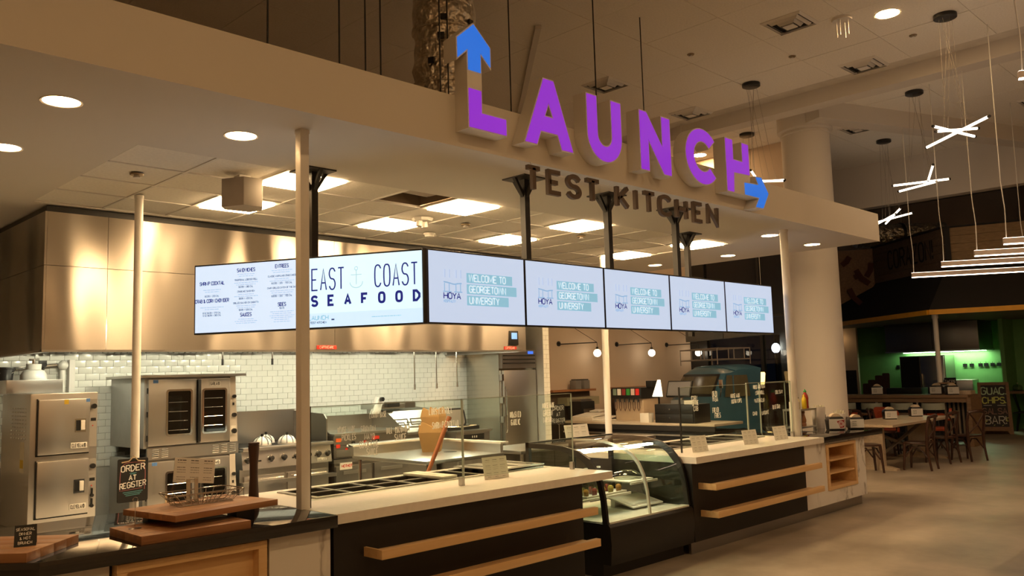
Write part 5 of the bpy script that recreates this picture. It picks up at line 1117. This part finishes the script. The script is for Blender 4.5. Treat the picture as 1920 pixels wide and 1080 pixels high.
# ================================================================== BLUE VAN FRONT
vblue = M('van_blue', (.04,.125,.19), .3, var=.08, coat=.3); vtrim = M('van_rubber', (.012,.012,.012), .5)
ang = math.radians(-23.1)
V = thing('camper_van', 'blue vintage camper van front with roof rack parked by the window', 'van', (14.42,9.12,0), ang)
VW = 1.62; P_ = [(.02,.32),(-.02,.6),(-.03,.9),(.0,1.16),(.05,1.24),(.30,1.70),(.42,1.80),(.62,1.86),(1.16,1.88)]
def vpt(i, s, off=0.):
    x, z = P_[i] if isinstance(i, int) else (P_[int(i)][0]*(1-i%1)+P_[min(int(i)+1,8)][0]*(i%1), P_[int(i)][1]*(1-i%1)+P_[min(int(i)+1,8)][1]*(i%1))
    b = s*s; x = x+.16*b*b*(1 if z < 1.9 else 1)+.02*b; z = z-(.09*b*b if z > 1.75 else 0)
    tum = .10*max(0,(z-1.15))/.7
    return (x-off, (s*(VW/2-tum))+VW/2, z+off*.4)
ns = 15; ss = [-1+2*k/(ns-1) for k in range(ns)]
g = G(); v = [vpt(i,s) for s in ss for i in range(9)]; f = [(k*9+i,k*9+i+1,(k+1)*9+i+1,(k+1)*9+i) for k in range(ns-1) for i in range(8)]
for k in (0, ns-1):
    pts = list(range(k*9,k*9+9)); b0 = len(v); x, y, z = v[k*9]; v += [(1.16,y,z)]; f.append(tuple(pts+[b0]))
g.add(v,f); obj('body', g, vblue, V)
def vpatch(i0, i1, s0, s1, off, n=8, mI=4):
    g = G(); v = [vpt(i0+(i1-i0)*a/mI, s0+(s1-s0)*b/n, off) for b in range(n+1) for a in range(mI+1)]
    return g.add(v,[(b*(mI+1)+a,b*(mI+1)+a+1,(b+1)*(mI+1)+a+1,(b+1)*(mI+1)+a) for b in range(n) for a in range(mI)])
vg = M('van_glass',(.10,.09,.055),.22,var=.1)
w = obj('windshield', vpatch(4.12,4.88,-.84,.84,.014), vg, V); obj('gasket', vpatch(4.02,4.98,-.89,.89,.007), vtrim, w); obj('centre_bar', vpatch(4.1,4.9,-.012,.012,.018,1), vtrim, w)
sw = obj('side_window', G().add([(.37,.045,1.24),(.98,.045,1.24),(.96,.10,1.66),(.47,.10,1.66)],[(0,1,2,3)]).mv(0,-.052,0), vg, V, smooth=False); obj('quarter_frame', G().cyl((.58,-.01,1.24),(.62,.045,1.66),.014,8), vblue, sw); obj('mirror', G().tube([(.25,-.02,1.25),(.2,-.12,1.35),(.2,-.12,1.55)],.01,6).cbox((.2,-.13,1.5),(.02,.1,.16)), chrome, sw)
obj('gutter', G().tube([vpt(6.6,s,.01) for s in ss],.012,6), vblue, V)
for s in (-.62,.62):
    x, y, z = vpt(2,s,.0); hl = obj('headlight', G().lathe([(.001,.03),(.085,.02),(.10,0),(.10,-.06)],n=20).tf(basis((x-.005,y,.86),(0,-1,0),(0,0,1))), chrome, V); obj('lens', G().lathe([(.001,.034),(.08,.024),(.085,.018)],n=18).tf(basis((x-.005,y,.86),(0,-1,0),(0,0,1))), M('lamp_glass',(.6,.58,.5),.15), hl)
obj('bumper', G().tube([(vpt(0,s)[0]-.07,vpt(0,s)[1],.42) for s in ss],.06,8), M('bumper_pale',(.55,.5,.42),.4), V)
for y in (.02,VW-.02): w_ = obj('wheel', G().cyl((.75,y-.09,.31),(.75,y+.09,.31),.31,24), vtrim, V); obj('hub', G().cyl((.75,y-.10,.31),(.75,y+.10,.31),.16,18), chrome, w_)
rk = G(); z0, z1 = 1.98, 2.2
corners = [(.35,.15),(1.14,.15),(1.14,1.47),(.35,1.47)]
for z in (z0,z1): rk.tube([(a,b,z) for a,b in corners],.013,6,closed=True)
for a, b in corners+[(.35,.6),(.35,.72),(.35,1.05),(.62,.15),(.75,.15),(1.0,.15)]: rk.cyl((a,b,z0-.1 if (a,b) in corners else z0),(a,b,z1),.010,6)
obj('roof_rack', rk, M('rack_tube',(.30,.26,.22),.4,.5), V)
# street lamp outside and wall lantern
t = thing('street_lamp', 'white globe street lamp seen through the night window', 'street lamp', (24.5,13.0,0)); obj('post', G().cyl((0,0,0),(0,0,2.26),.05,10), blkmet, t); obj('globe', G().sphere((0,0,2.4),.13,16,10,1.2), glow('globe_white',(.85,.95,1.0),9), t); obj('finial', G().cyl((0,0,2.54),(0,0,2.68),.03,8,.01), blkmet, t)
t = thing('wall_lantern', 'small amber lantern mounted behind the blue van', 'wall light', (16.2,8.95,1.45)); obj('shade', G().lathe([(.05,0),(.075,.22),(.06,.25)],n=14), glow('lantern_amber',(1,.55,.16),4.5), t); obj('stand', G().cyl((0,0,-1.45),(0,0,0),.015,8), blkmet, t); obj('foot', G().lathe([(.12,-1.45),(.12,-1.43),(.02,-1.42)],n=14), blkmet, t)
t = thing('linear_pendant', 'light bar reflection in the night window, built as a bar left of the column', 'pendant light', (14.6,7.9,2.86)); obj('housing', G().cyl((-.75,1.3,0),(.02,-.03,0),.03,6), MATS['satin_aluminium'], t); obj('diffuser', G().cyl((-.75,1.3,-.045),(.02,-.03,-.045),.012,6).cyl((-.75,1.3,.045),(.02,-.03,.045),.012,6), barg, t)  # glowing bar added in place of the light bars reflected in the window
for q in ((-.7,1.21),(-.03,.06)): obj('cable', G().cyl((q[0],q[1],.03),(q[0],q[1],HC-2.86),.005,5), whplastic, t)

# ================================================================== DINING AREA
T = thing('dining_table', 'long pale oak communal table beside the column', 'table', (16.0,6.2,0))
n = 5; y0, y1 = 5.68, 6.68
for k in range(n): obj('plank', G().box(14.5,y0+(y1-y0)/n*k+.001,.735,17.5,y0+(y1-y0)/n*(k+1)-.001,.775), tablewood, T, world=True)
for x in (14.72,17.1):
    l = obj('leg', G().box(x,5.95,.06,x+.09,6.42,.735), tablewood, T, world=True); obj('foot', G().prism([(5.74,0),(6.62,0),(6.62,.03),(6.45,.07),(5.91,.07),(5.74,.03)],.12,lambda u,v,w,x=x:(x-.015+w,u,v)), tablewood, l, world=True)
obj('cross_brace', G().tube([(14.8,6.18,.12),(17.1,6.18,.65)],.03,6).tube([(14.8,6.19,.65),(17.1,6.19,.12)],.03,6), M('brace_grey',(.20,.17,.14),.5), T, world=True)
def chair(x, y, rz, label):
    t = thing('dining_chair', label, 'chair', (x,y,0), rz, 'dark bentwood cross-back chairs')
    obj('seat', G().prism(rrect(-.21,-.20,.21,.21,.10),.03).mv(0,0,.435), chairwood, t, bev=.008)
    for s in (-1,1):
        obj('leg', G().tube([(s*.17,.17,.44),(s*.18,.185,.2),(s*.19,.20,0)],[.025,.022,.018],8), chairwood, t)
        obj('leg', G().tube([(s*.185,-.24,0),(s*.18,-.20,.25),(s*.185,-.19,.45),(s*.20,-.215,.7),(s*.185,-.245,.88)],[.018,.022,.026,.024,.022],8), chairwood, t)
        obj('bow_stretcher', G().tube([(s*.17,.16,.22),(s*.16,.05,.38),(s*.16,-.06,.38),(s*.175,-.19,.22)],.013,6), chairwood, t)
    obj('top_rail', G().tube([(-.185,-.245,.88),(-.10,-.285,.895),(0,-.295,.90),(.10,-.285,.895),(.185,-.245,.88)],[.024,.030,.032,.030,.024],8), chairwood, t)
    for s in (-1,1): obj('cross_brace', G().tube([(s*.19,-.195,.47),(s*.06,-.235,.60),(0,-.25+.008*s,.66),(-s*.08,-.262,.76),(-s*.17,-.255,.86)],.015,6), chairwood, t)
    obj('front_stretcher', G().tube([(-.175,.18,.24),(-.06,.15,.39),(.06,.15,.39),(.175,.18,.24)],.013,6), chairwood, t)
    return t
c0 = chair(15.15,5.53,.05,'dark bentwood chair nearest the counter end, back towards the camera side')
dup(c0,(16.38,5.58,0),-.15,'second dark bentwood chair along the near side of the communal table')
dup(c0,(16.98,5.33,0),-.45,'dark bentwood chair pulled out at the right in front of the chalk sign')
dup(c0,(14.36,6.09,0),-2.42,'dark bentwood chair at the head of the table, half hidden by the black counter')
dup(c0,(15.75,6.88,0),PI+.1,'dark bentwood chair on the far side of the table behind its near leg')
dup(c0,(16.5,6.93,0),PI-.1,'dark bentwood chair in the middle of the far side of the table')
dup(c0,(17.25,6.92,0),PI+.2,'dark bentwood chair at the far right corner of the table')
napkin(16.1,6.35,.775,-.9,1.35,'black napkin dispenser nearest on the pale table'); napkin(17.1,6.25,.775,-.9,1.35,'black napkin dispenser farther along the pale table')
t = thing('side_bench', 'corner of a brown wooden bench top at the right edge', 'bench', (8.8,1.6,0)); obj('top', G().box(8.02,1.1,.71,9.6,2.06,.76), wood('bench_wood',(.30,.17,.07),(.40,.24,.11),0), t, world=True, bev=.015)
for x in (8.1,9.5):
    for y in (1.2,1.98): obj('leg', G().box(x-.03,y-.03,0,x+.03,y+.03,.71), blkmet, t, world=True)
# bar with stools and round tables
T = thing('bar_counter', 'long rustic wooden bar with thick end panel in front of the green kitchen', 'bar', (20.1,8.0,0))
for k in range(3): obj('plank', G().box(19.7+.22*k+.002,6.1,1.03,19.92+.22*k-.002,10.6,1.09), barwood, T, world=True)
obj('end_panel', G().box(19.7,6.05,0,20.36,6.13,1.03), barwood, T, world=True); obj('apron', G().box(19.74,6.13,.93,19.78,10.6,1.03), barwood, T, world=True)
for k in range(6): obj('slat', G().box(20.0,6.2+.09*k,.2,20.03,6.24+.09*k,.93), wood('slat_wood',(.20,.16,.11),(.28,.22,.15),2), T, world=True)
obj('back_panel', G().box(20.3,6.14,.05,20.34,10.6,1.03), blkpan, T, world=True)
for y in (7.2,8.1,9.0): obj('leg', G().cyl((19.85,y,0),(19.85,y,1.03),.03,8), st, T, world=True)
stl = M('stool_pale', (.34,.37,.30), .4); orange = M('orange_vinyl', (.36,.055,.015), .45)
def stool(x, y, label):
    t = thing('bar_stool', label, 'stool', (x,y,0), 0, 'pale round-backed bar stools')
    obj('seat', G().lathe([(.17,.66),(.20,.68),(.20,.70),(.18,.715),(.001,.72)],n=18), orange, t)
    g = G(); n = 12
    a0 = [(.24*math.cos(math.radians(100+160*i/n)),.24*math.sin(math.radians(100+160*i/n))) for i in range(n+1)]; a1 = [(a*.88,b*.88) for a,b in a0]
    obj('backrest', G().prism(a0+a1[::-1],.14).mv(0,0,.80), stl, t)
    for q in range(4): c, s = math.cos(q*PI/2+.78), math.sin(q*PI/2+.78); obj('leg', G().cyl((c*.14,s*.14,.67),(c*.22,s*.22,0),.013,6), blkmet, t)
    obj('foot_ring', G().tube([(.185*math.cos(a*PI/6),.185*math.sin(a*PI/6),.28) for a in range(12)],.008,5,closed=True), blkmet, t)
    for s in (-1,1): obj('back_stay', G().cyl((-.17,s*.1,.69),(-.21,s*.1,.82),.01,6), blkmet, t)
    return t
s0 = stool(19.25,8.55,'pale round-backed stool at the bar beside the column')
for y, l in ((7.95,'pale round-backed stool at the bar, second from the column'),(7.3,'pale round-backed stool at the bar, third from the column'),(6.65,'pale round-backed stool at the bar nearest its end panel')): dup(s0,(19.25,y,0),0,l)
def rtable(x, y, label):
    t = thing('round_table', label, 'table', (x,y,0), 0, 'brown round cafe tables')
    obj('tabletop', G().lathe([(.34,.71),(.36,.72),(.36,.745),(.34,.75),(.001,.75)],n=24), wood('cafe_brown',(.12,.06,.03),(.17,.09,.045),0,.35), t); obj('stem', G().cyl((0,0,.02),(0,0,.71),.035,10), blkmet, t); obj('base', G().lathe([(.24,0),(.24,.015),(.04,.03)],n=20), blkmet, t)
    return t
r0 = rtable(18.35,8.05,'brown round cafe table beside the column'); dup(r0,(18.4,6.95,0),0,'brown round cafe table in front of the bar')
def tub(x, y, rz, label):
    t = thing('tub_chair', label, 'chair', (x,y,0), rz, 'orange vinyl chairs in front of the bar')
    obj('seat', G().prism(rrect(-.2,-.2,.2,.2,.05),.07).mv(0,0,.42), orange, t, bev=.01); obj('backrest', G().prism(rrect(-.2,.62,.2,.86,.05),.05,lambda u,v,w:(u,-.2-w-(v-.5)*.15,v)), orange, t)
    for a in (-1,1):
        for b in (-1,1): obj('leg', G().cyl((a*.17,b*.17,.42),(a*.19,b*.19,0),.013,6), blkmet, t)
        obj('back_stay', G().cyl((a*.14,-.19,.44),(a*.14,-.25,.66),.012,6), blkmet, t)
    return t
u0 = tub(17.75,7.75,-PI/2,'orange vinyl chair beside the column')
for x, y, r, l in ((18.72,7.62,PI/2,'orange vinyl chair between the two round tables'),(18.45,6.35,.3,'orange vinyl chair nearest the bar end panel'),(17.8,7.05,-1.2,'orange vinyl chair behind the communal table')): dup(u0,(x,y,0),r,l)
for a in ((20.05,8.15,1.09,-1.2,1.5,'napkin dispenser on the wooden bar beside the cutting boards'),(20.1,6.85,1.09,-1.5,1.5,'napkin dispenser on the wooden bar left of the thin post'),(19.9,6.48,1.09,-.9,1.5,'napkin dispenser turned away at the end of the wooden bar')): napkin(*a)

# ================================================================== GREEN KITCHEN UNDER THE YELLOW CANOPY
K = Vector((20.3,6.95)); dR = Vector((.286,-.958)); dL = Vector((.63,.777))
yel = M('canopy_yellow', (.85,.42,.015), .45); cdark = M('canopy_dark', (.010,.008,.007), .7)
A, B = K+dL*6.2, K+dR*8
CN = thing('canopy', 'dark canopy with a bright yellow edge band over the green kitchen', 'canopy', (20.3,6.95,2.88))
def wallseg(p, q, z0, z1, th=.06, zq0=None, zq1=None):
    d = (q-p).normalized(); nrm = Vector((-d.y,d.x))*th
    pts = [(p,z0),(q,zq0 if zq0 is not None else z0),(q,zq1 if zq1 is not None else z1),(p,z1)]
    return G().add([(a.x,a.y,z) for a,z in pts]+[(a.x+nrm.x,a.y+nrm.y,z) for a,z in pts],[(0,1,2,3),(7,6,5,4),(0,4,5,1),(1,5,6,2),(2,6,7,3),(3,7,4,0)])
obj('edge_band', wallseg(A,K,2.88,2.99,-.06), yel, CN, world=True); obj('edge_band', wallseg(K,B,2.88,2.99,-.06), yel, CN, world=True)
inn = Vector((.70,-.22))
obj('dark_fascia', G().add([(p.x,p.y,2.99) for p in (A,K,B)]+[(p.x+inn.x,p.y+inn.y,4.0) for p in (A,K,B)],[(0,1,4,3),(1,2,5,4)]), cdark, CN, world=True, smooth=False)
obj('soffit', G().add([(A.x,A.y,2.89),(K.x,K.y,2.89),(B.x,B.y,2.89),(30,0,2.89),(30,12,2.89)],[(0,1,2,3,4)]), M('canopy_soffit',(.16,.14,.09),.8), CN, world=True)
K2 = K+inn
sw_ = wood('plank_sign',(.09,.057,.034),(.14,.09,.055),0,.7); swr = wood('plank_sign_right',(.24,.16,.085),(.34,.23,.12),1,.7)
BD = thing('plank_sign', 'dark plank sign boards above the canopy with cut-out letters and chilli shapes', 'sign', (K2.x,K2.y,3.95))
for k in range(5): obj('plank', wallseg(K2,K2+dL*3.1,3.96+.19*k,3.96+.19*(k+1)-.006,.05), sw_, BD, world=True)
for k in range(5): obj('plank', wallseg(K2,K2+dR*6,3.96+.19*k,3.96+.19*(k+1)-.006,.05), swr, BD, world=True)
E2 = K2+dL*3.1; E3 = E2+Vector((-.5,.866))*1.0
obj('side_board', wallseg(E3,E2,3.4,4.9,.05,3.92,4.9), wood('side_board',(.17,.105,.065),(.25,.155,.10),0,.7), BD, world=True)
obj('cap', wallseg(K2,K2+dL*3.1,4.91,4.95,.1).add(*(lambda q:(q.v,q.f))(wallseg(K2,K2+dR*6,4.91,4.95,.1))), cdark, BD, world=True)
obj('batten', wallseg(K2-dR*.0,K2+dR*.12,3.93,4.92,-.06), cdark, BD, world=True); obj('batten', wallseg(K2+dR*2.0,K2+dR*2.12,3.93,4.92,-.06), cdark, BD, world=True)
obj('batten', wallseg(K2+dL*1.2,K2+dL*1.26,3.93,4.92,-.06), cdark, BD, world=True); obj('batten', wallseg(E2,E2+dL*.08,3.9,4.92,-.06), cdark, BD, world=True)
g = text(G(),'CORAZON!',.75,.25,.45,.055,asp=.45,gap=.25); p0 = E2-Vector((-dL.y,dL.x))*0
obj('lettering', g.tf(basis((E2.x+.0-.0,E2.y,4.0),(-dL.x,-dL.y,0),(0,0,1)) @ Matrix.Translation((0,0,.06))), M('sign_black',(.012,.009,.008),.8), BD, world=True, smooth=False)
chil = G(); mm = basis((E3.x,E3.y,3.4),(E2-E3).to_3d()[:],(0,0,1)) @ Matrix.Translation((0,0,.06))
for (x, z, L, a) in ((.15,1.1,.3,.6),(.5,.95,.5,-1.1),(.3,.45,.5,-1.2),(.75,.75,.4,1.0),(.45,.75,.12,.4)): ribbon(chil,[(x,z),(x+L*.5*math.cos(a),z+L*.5*math.sin(a)),(x+L*math.cos(a+.2),z+L*math.sin(a+.2))],.14)
obj('chilli_shape', chil.tf(mm), M('sign_maroon',(.07,.018,.012),.8), BD, world=True, smooth=False)
t = thing('foil_duct', 'crinkled foil duct lying above the plank sign', 'duct', (23.5,8.6,4.97)); foil = M('foil', (.80,.75,.66), .34, 1., bump=1.0, bscale=8, bdist=.12, var=.15)
obj('duct', G().cyl((24.6,7.9,5.3),(22.9,9.6,5.3),.32,18), foil, t, world=True); obj('strap', G().cyl((23.8,8.70,5.3),(23.75,8.75,5.3),.335,18), blkmet, t, world=True); obj('hanger', G().cyl((23.8,8.7,5.6),(23.8,8.7,HC),.01,5), gridmat, t, world=True)
green = M('green_wall', (.20,.46,.16), .55, var=.05)
gw = struct('wall_green', G().box(25.5,5.9,0,25.7,12,3.3), green, 'green kitchen wall under the canopy')
struct('wall_green_return', G().box(24.6,6.65,0,25.5,6.75,2.89), green, 'short green wall return')
struct('wall_brown', G().box(25.6,-6,0,25.8,6.2,6.6), M('brown_wall',(.22,.14,.08),.8), 'brown wall at the right edge')
struct('wall_upper', G().box(26.5,-6,2.9,26.7,18,HC), wallbeige, 'dim beige wall above the canopy')
T = thing('exhaust_hood', 'dark stainless exhaust hood against the green wall', 'hood', (24.9,8.3,2.12)); obj('shell', G().box(24.3,7.15,2.14,25.48,9.55,2.88), stdark, T, world=True, bev=.004); obj('lip', G().box(24.28,7.13,2.10,25.48,9.57,2.14), st, T, world=True)
obj('lamp', G().box(25.15,7.3,2.09,25.4,9.4,2.10), glow('green_hood_glow',(.72,1.0,.62),24.0), T, world=True); obj('seam', G().box(24.295,8.3,2.16,24.30,8.31,2.86), blkmet, T, world=True)
T = thing('refrigerator', 'steel upright cabinet under the green kitchen hood', 'refrigerator', (25.0,8.75,0)); obj('body', G().box(24.7,8.15,0,25.45,9.35,2.0), stdark, T, world=True); d = obj('door', G().box(24.66,8.17,.1,24.7,8.78,1.98), st, T, world=True, bev=.004); obj('handle', G().cyl((24.63,8.75,1.0),(24.63,8.75,1.5),.015,8), chrome, d, world=True); obj('door', G().box(24.66,8.82,.1,24.7,9.33,1.98), blkmet, T, world=True)
T = thing('kitchen_counter', 'dark back counter in the green kitchen', 'counter', (24.0,9,0)); obj('top', G().box(23.4,7.1,.93,24.2,11.5,.97), stdark, T, world=True); obj('body', G().box(23.45,7.15,0,24.15,11.45,.93), blkpan, T, world=True); obj('steel_box', G().box(23.7,7.2,.97,24.2,8.15,1.34), st, T, world=True, bev=.005); obj('equipment', G().box(23.5,8.4,.97,24.0,9.3,1.15), blkmet, T, world=True, bev=.01)
t = thing('counter_sign', 'small black sign with white chalk words on the green kitchen counter', 'sign', (23.68,7.72,1.0)); b = obj('board', G().box(-.02,-.14,0,0,.14,.40), slate, t); g = text(G(),'TACOS',0,.27,.07,.012,.5,asp=.5); text(g,'AND',0,.17,.07,.012,.5,asp=.5); text(g,'BOWLS',0,.07,.07,.012,.5,asp=.5); obj('lettering', g.tf(basis((-.022,0,0),(0,-1,0),(0,0,1))), chalk, b, smooth=False)
for k, (y, h) in enumerate(((9.95,.40),(9.75,.52),(9.55,.58),(10.1,.3))):
    t = thing('cutting_board', f'dark wooden board leaning on the green wall ({["second from left","third from left","tallest, rightmost","leftmost, smallest"][k]})', 'cutting board', (24.1,y,.97), 0, 'wooden boards in the green kitchen'); obj('board', G().prism(rrect(-.1,0,.1,h,.03),.02,lambda u,v,w:(w+v*.1,u,v)), walnutdk, t)
for k, y in enumerate((7.89,7.72,7.50,7.36,7.20,7.04,6.86)):
    t = thing('label_clip', f'small black price tag on the green wall, {["first","second","third","fourth","fifth","sixth","seventh"][k]} from the left', 'tag', (25.48 if y > 6.75 else 24.6,y,1.66), 0, 'black price tags on the green wall'); obj('tag', G().box(-.015,-.055,0,0,.055,.09), blkpl, t); obj('hook', G().cyl((-.008,0,.09),(-.008,0,.13),.006,5), blkmet, t)
for k, y in enumerate((9.25,9.12,8.2)):
    t = thing('wall_socket', f'dark socket on the green wall, {["left of pair","right of pair","beside the hood"][k]}', 'socket', (25.49,y+.45,1.66)); obj('plate', G().box(-.012,-.045,0,0,.045,.1), blkpl, t); obj('insert', G().box(-.016,-.02,.02,-.012,.02,.08), blkmet, t)
t = thing('support_post', 'thin white post between the wooden bar and the yellow canopy', 'post', (20.55,6.92,0)); obj('shaft', G().cyl((0,0,0),(0,0,2.89),.055,12), whpaint, t); obj('collar', G().cyl((0,0,2.80),(0,0,2.89),.07,12), whpaint, t)
t = thing('table_sign', 'small framed sign leaning on the bar beside the thin post', 'sign', (20.3,6.72,1.09)); obj('frame', curve_mesh([(-.17,0),(.17,0),(.17,.26),(-.17,.26)],[[(-.14,.03),(.14,.03),(.14,.23),(-.14,.23)]],.02).tf(basis((0,0,0),(0,-1,0),(.15,0,1))), signwood, t); b = obj('board', G().box(-.14,.03,.004,.14,.23,.01).tf(basis((0,0,0),(0,-1,0),(.15,0,1))), slate, t); obj('lettering', text(G(),'ORDER',0,.14,.05,.009,.5,asp=.6).tf(basis((0,0,0),(0,-1,0),(.15,0,1)) @ Matrix.Translation((0,0,.012))), chalk, b, smooth=False)
t = thing('wood_crate', 'low pale tray of cutlery on the bar right of the thin post', 'tray', (20.2,6.3,1.09)); obj('box', hole_slab(G().box(20.05,6.14,1.091,20.34,6.5,1.1),20.05,6.14,20.34,6.5,20.07,6.16,20.32,6.48,1.1,1.17), tablewood, t, world=True); obj('contents', G().box(20.08,6.17,1.1,20.31,6.40,1.16), paper, t, world=True)
# chalk A-frame
AF = thing('sandwich_board', 'wood-framed chalk A-board advertising guac, chips and salsa bar', 'sign', (23.3,6.62,0), .30)
lean = basis((0,.36,0),(0,-1,0),(.14,0,1)); f = obj('frame', curve_mesh([(0,0),(.08,0),(.12,.08),(.60,.08),(.64,0),(.72,0),(.70,1.28),(.02,1.28)],[[(.08,.18),(.64,.18),(.63,1.21),(.09,1.21)]],.035).tf(lean), signwood, AF); obj('board', G().box(.06,.16,.006,.66,1.23,.016).tf(lean), slate, AF)
obj('rear_frame', G().box(.34,-.33,0,.37,.33,.06).add([(.36,-.33,0),(.36,.33,0),(.19,.33,1.25),(.19,-.33,1.25)],[(0,1,2,3)]), signwood, AF)
for s, y, h, w, c in (('GUAC.',.98,.17,.028,((.50,.68,.46),'a')),('CHIPS.',.76,.15,.026,((.62,.68,.20),'b')),('SALSA',.50,.14,.018,((.36,.22,.17),'c')),('BAR!',.25,.19,.022,((.68,.70,.64),'d'))):
    obj('lettering', text(G(),s,.36,y,h,w,.5,asp=.62,gap=.25,jit=.03).tf(lean @ Matrix.Translation((0,0,.018))), M('board_chalk_'+c[1],c[0],.9), AF, smooth=False)
g = G(); ribbon(g,[(.12,.71),(.30,.71)],.012); ribbon(g,[(.42,.71),(.60,.71)],.012); obj('lettering', g.tf(lean @ Matrix.Translation((0,0,.018))), MATS['board_chalk_d'], AF, smooth=False)
g = G()
for k in range(14): x, y = random.choice(((.13,.3),(.6,.35),(.3,.215),(.5,.21))); x += random.uniform(-.03,.03); y += random.uniform(-.04,.04) if y > .25 else 0; ribbon(g,[(x,y),(x+.03,y+.02)],.014)
obj('lettering', g.tf(lean @ Matrix.Translation((0,0,.0185))), MATS['board_chalk_b'], AF, smooth=False)
T = thing('shelf_table', 'dark table with slatted lower shelves at the right edge', 'table', (25.0,6.0,0)); obj('top', G().box(24.4,4.6,.95,25.3,6.62,1.02), barwood, T, world=True)
for y in (4.7,6.5): obj('leg', G().tube([(24.5,y,.95),(24.9,y,.5),(24.5,y,.0)],.03,6), blkmet, T, world=True)
for k in range(9): obj('slat', G().box(25.25,4.75+.2*k,.15,25.28,4.87+.2*k,.8), M('slat_pale',(.30,.28,.22),.6), T, world=True)
obj('shelf', G().box(24.5,4.7,.45,25.25,6.55,.48), blkmet, T, world=True)
for k, y in enumerate((6.45,6.1,5.75)):
    t = thing('glass_jar', f'round glass jar on the dark table at the right edge, {["nearest the chalk board","second","third"][k]}', 'jar', (24.7,y,1.02), 0, 'glass jars at the right edge'); obj('jar', G().lathe([(.09,0),(.12,.04),(.12,.10),(.09,.14),(.085,.14),(.11,.1),(.11,.04),(.08,.01)],n=18), cupg, t); obj('lid', G().lathe([(.09,.14),(.05,.165),(.015,.18),(.015,.2)],n=14), chrome, t)
t = thing('wall_frame', 'dark framed picture at the right edge of the view', 'picture', (25.58,5.6,1.7)); obj('frame', curve_mesh([(-.4,0),(.4,0),(.4,1.2),(-.4,1.2)],[[(-.34,.06),(.34,.06),(.34,1.14),(-.34,1.14)]],.03).tf(basis((0,0,0),(0,-1,0),(0,0,1))), blkmet, t); obj('print', G().box(-.34,.06,0,.34,1.14,.01).tf(basis((0,0,0),(0,-1,0),(0,0,1))), M('print_pale',(.40,.34,.26),.7), t)
# pale service wall between the column and the green kitchen
struct('wall_service', G().box(24.6,10.5,0,24.7,12.9,2.88), wallbeige, 'narrow beige wall right of the column')
t = thing('menu_board', 'black wall board right of the column', 'board', (24.58,11.0,.9)); obj('board', G().box(-.02,-.45,0,0,.45,.75), slate, t)
for q in range(2): obj('shelf', G().box(-.03,-.45,.25+.25*q,-.02,.45,.28+.25*q), blkmet, t)
t = thing('wall_light', 'small hidden downlight washing the narrow beige wall', 'wall light', (24.35,10.95,2.7)); obj('lens', G().cyl((0,0,0),(0,0,.02),.06,12), glow('wash_glow',WARM2,25), t); obj('can', G().cyl((0,0,.02),(0,0,.18),.065,12), blkmet, t)

# ================================================================== ABOVE THE SOFFIT
t = thing('foil_duct', 'tall foil-wrapped duct rising behind the letter L', 'duct', (6.15,7.15,SO+.38))
H = HC-SO-.38
rng = random.Random(3); pr = []
for k in range(25):
    z = H*k/24; pr.append((.345+rng.uniform(-.015,.02)+(.02 if k%6 == 0 else 0), z))
obj('foil_sleeve', G().lathe(pr,n=28), M('foil_wrap',(.80,.75,.66),.34,1.,bump=1.0,bscale=8,bdist=.12,var=.15), t)
for k in (.18,.42,.66,.88): obj('band', G().lathe([(.36,H*k),(.375,H*k+.01),(.375,H*k+.05),(.36,H*k+.06)],n=28), M('foil_band',(.70,.65,.56),.34,1.,bump=.8,bscale=16,bdist=.05), t)
for k in range(10): a = rng.uniform(2.9,5.2); z = rng.uniform(.2,H-.2); obj('tape_mark', G().cbox((.372*math.cos(a),.372*math.sin(a),z),(.03,.07,.07),rz=a), blkpl, t)
for k, (x, y) in enumerate(((3.4,6.2),(4.1,6.2),(4.38,6.2),(4.55,6.2),(5.1,6.0),(5.2,6.0),(6.35,6.3),(6.95,5.6),(9.2,6.6))):
    t = thing('hanger_rod', f'thin steel hanger rod from the hall ceiling to the soffit, {["first","second","third","fourth","fifth","sixth","seventh","eighth","ninth"][k]} from the left', 'hanger rod', (x,y,SO+.38), 0, 'hanger rods above the soffit'); obj('rod', G().cyl((0,0,0),(0,0,HC-SO-.38),.008,6), blkmet, t); obj('foot', G().box(-.04,-.02,0,.04,.02,.015), gridmat, t)
# wall speaker on the kitchen ceiling
t = thing('wall_speaker', 'grey box speaker hanging under the kitchen ceiling above a light panel', 'speaker', (3.36,6.55,SO-.02), .0)
obj('cabinet', G().prism([(-.17,.03),(-.07,-.16),(.10,-.16),(.17,-.02),(.12,.10),(-.10,.12)],.24).mv(0,0,-.26), M('speaker_grey',(.33,.29,.25),.5), t, bev=.006); obj('bracket', G().box(-.05,-.05,-.02,.05,.05,.02), whpaint, t)
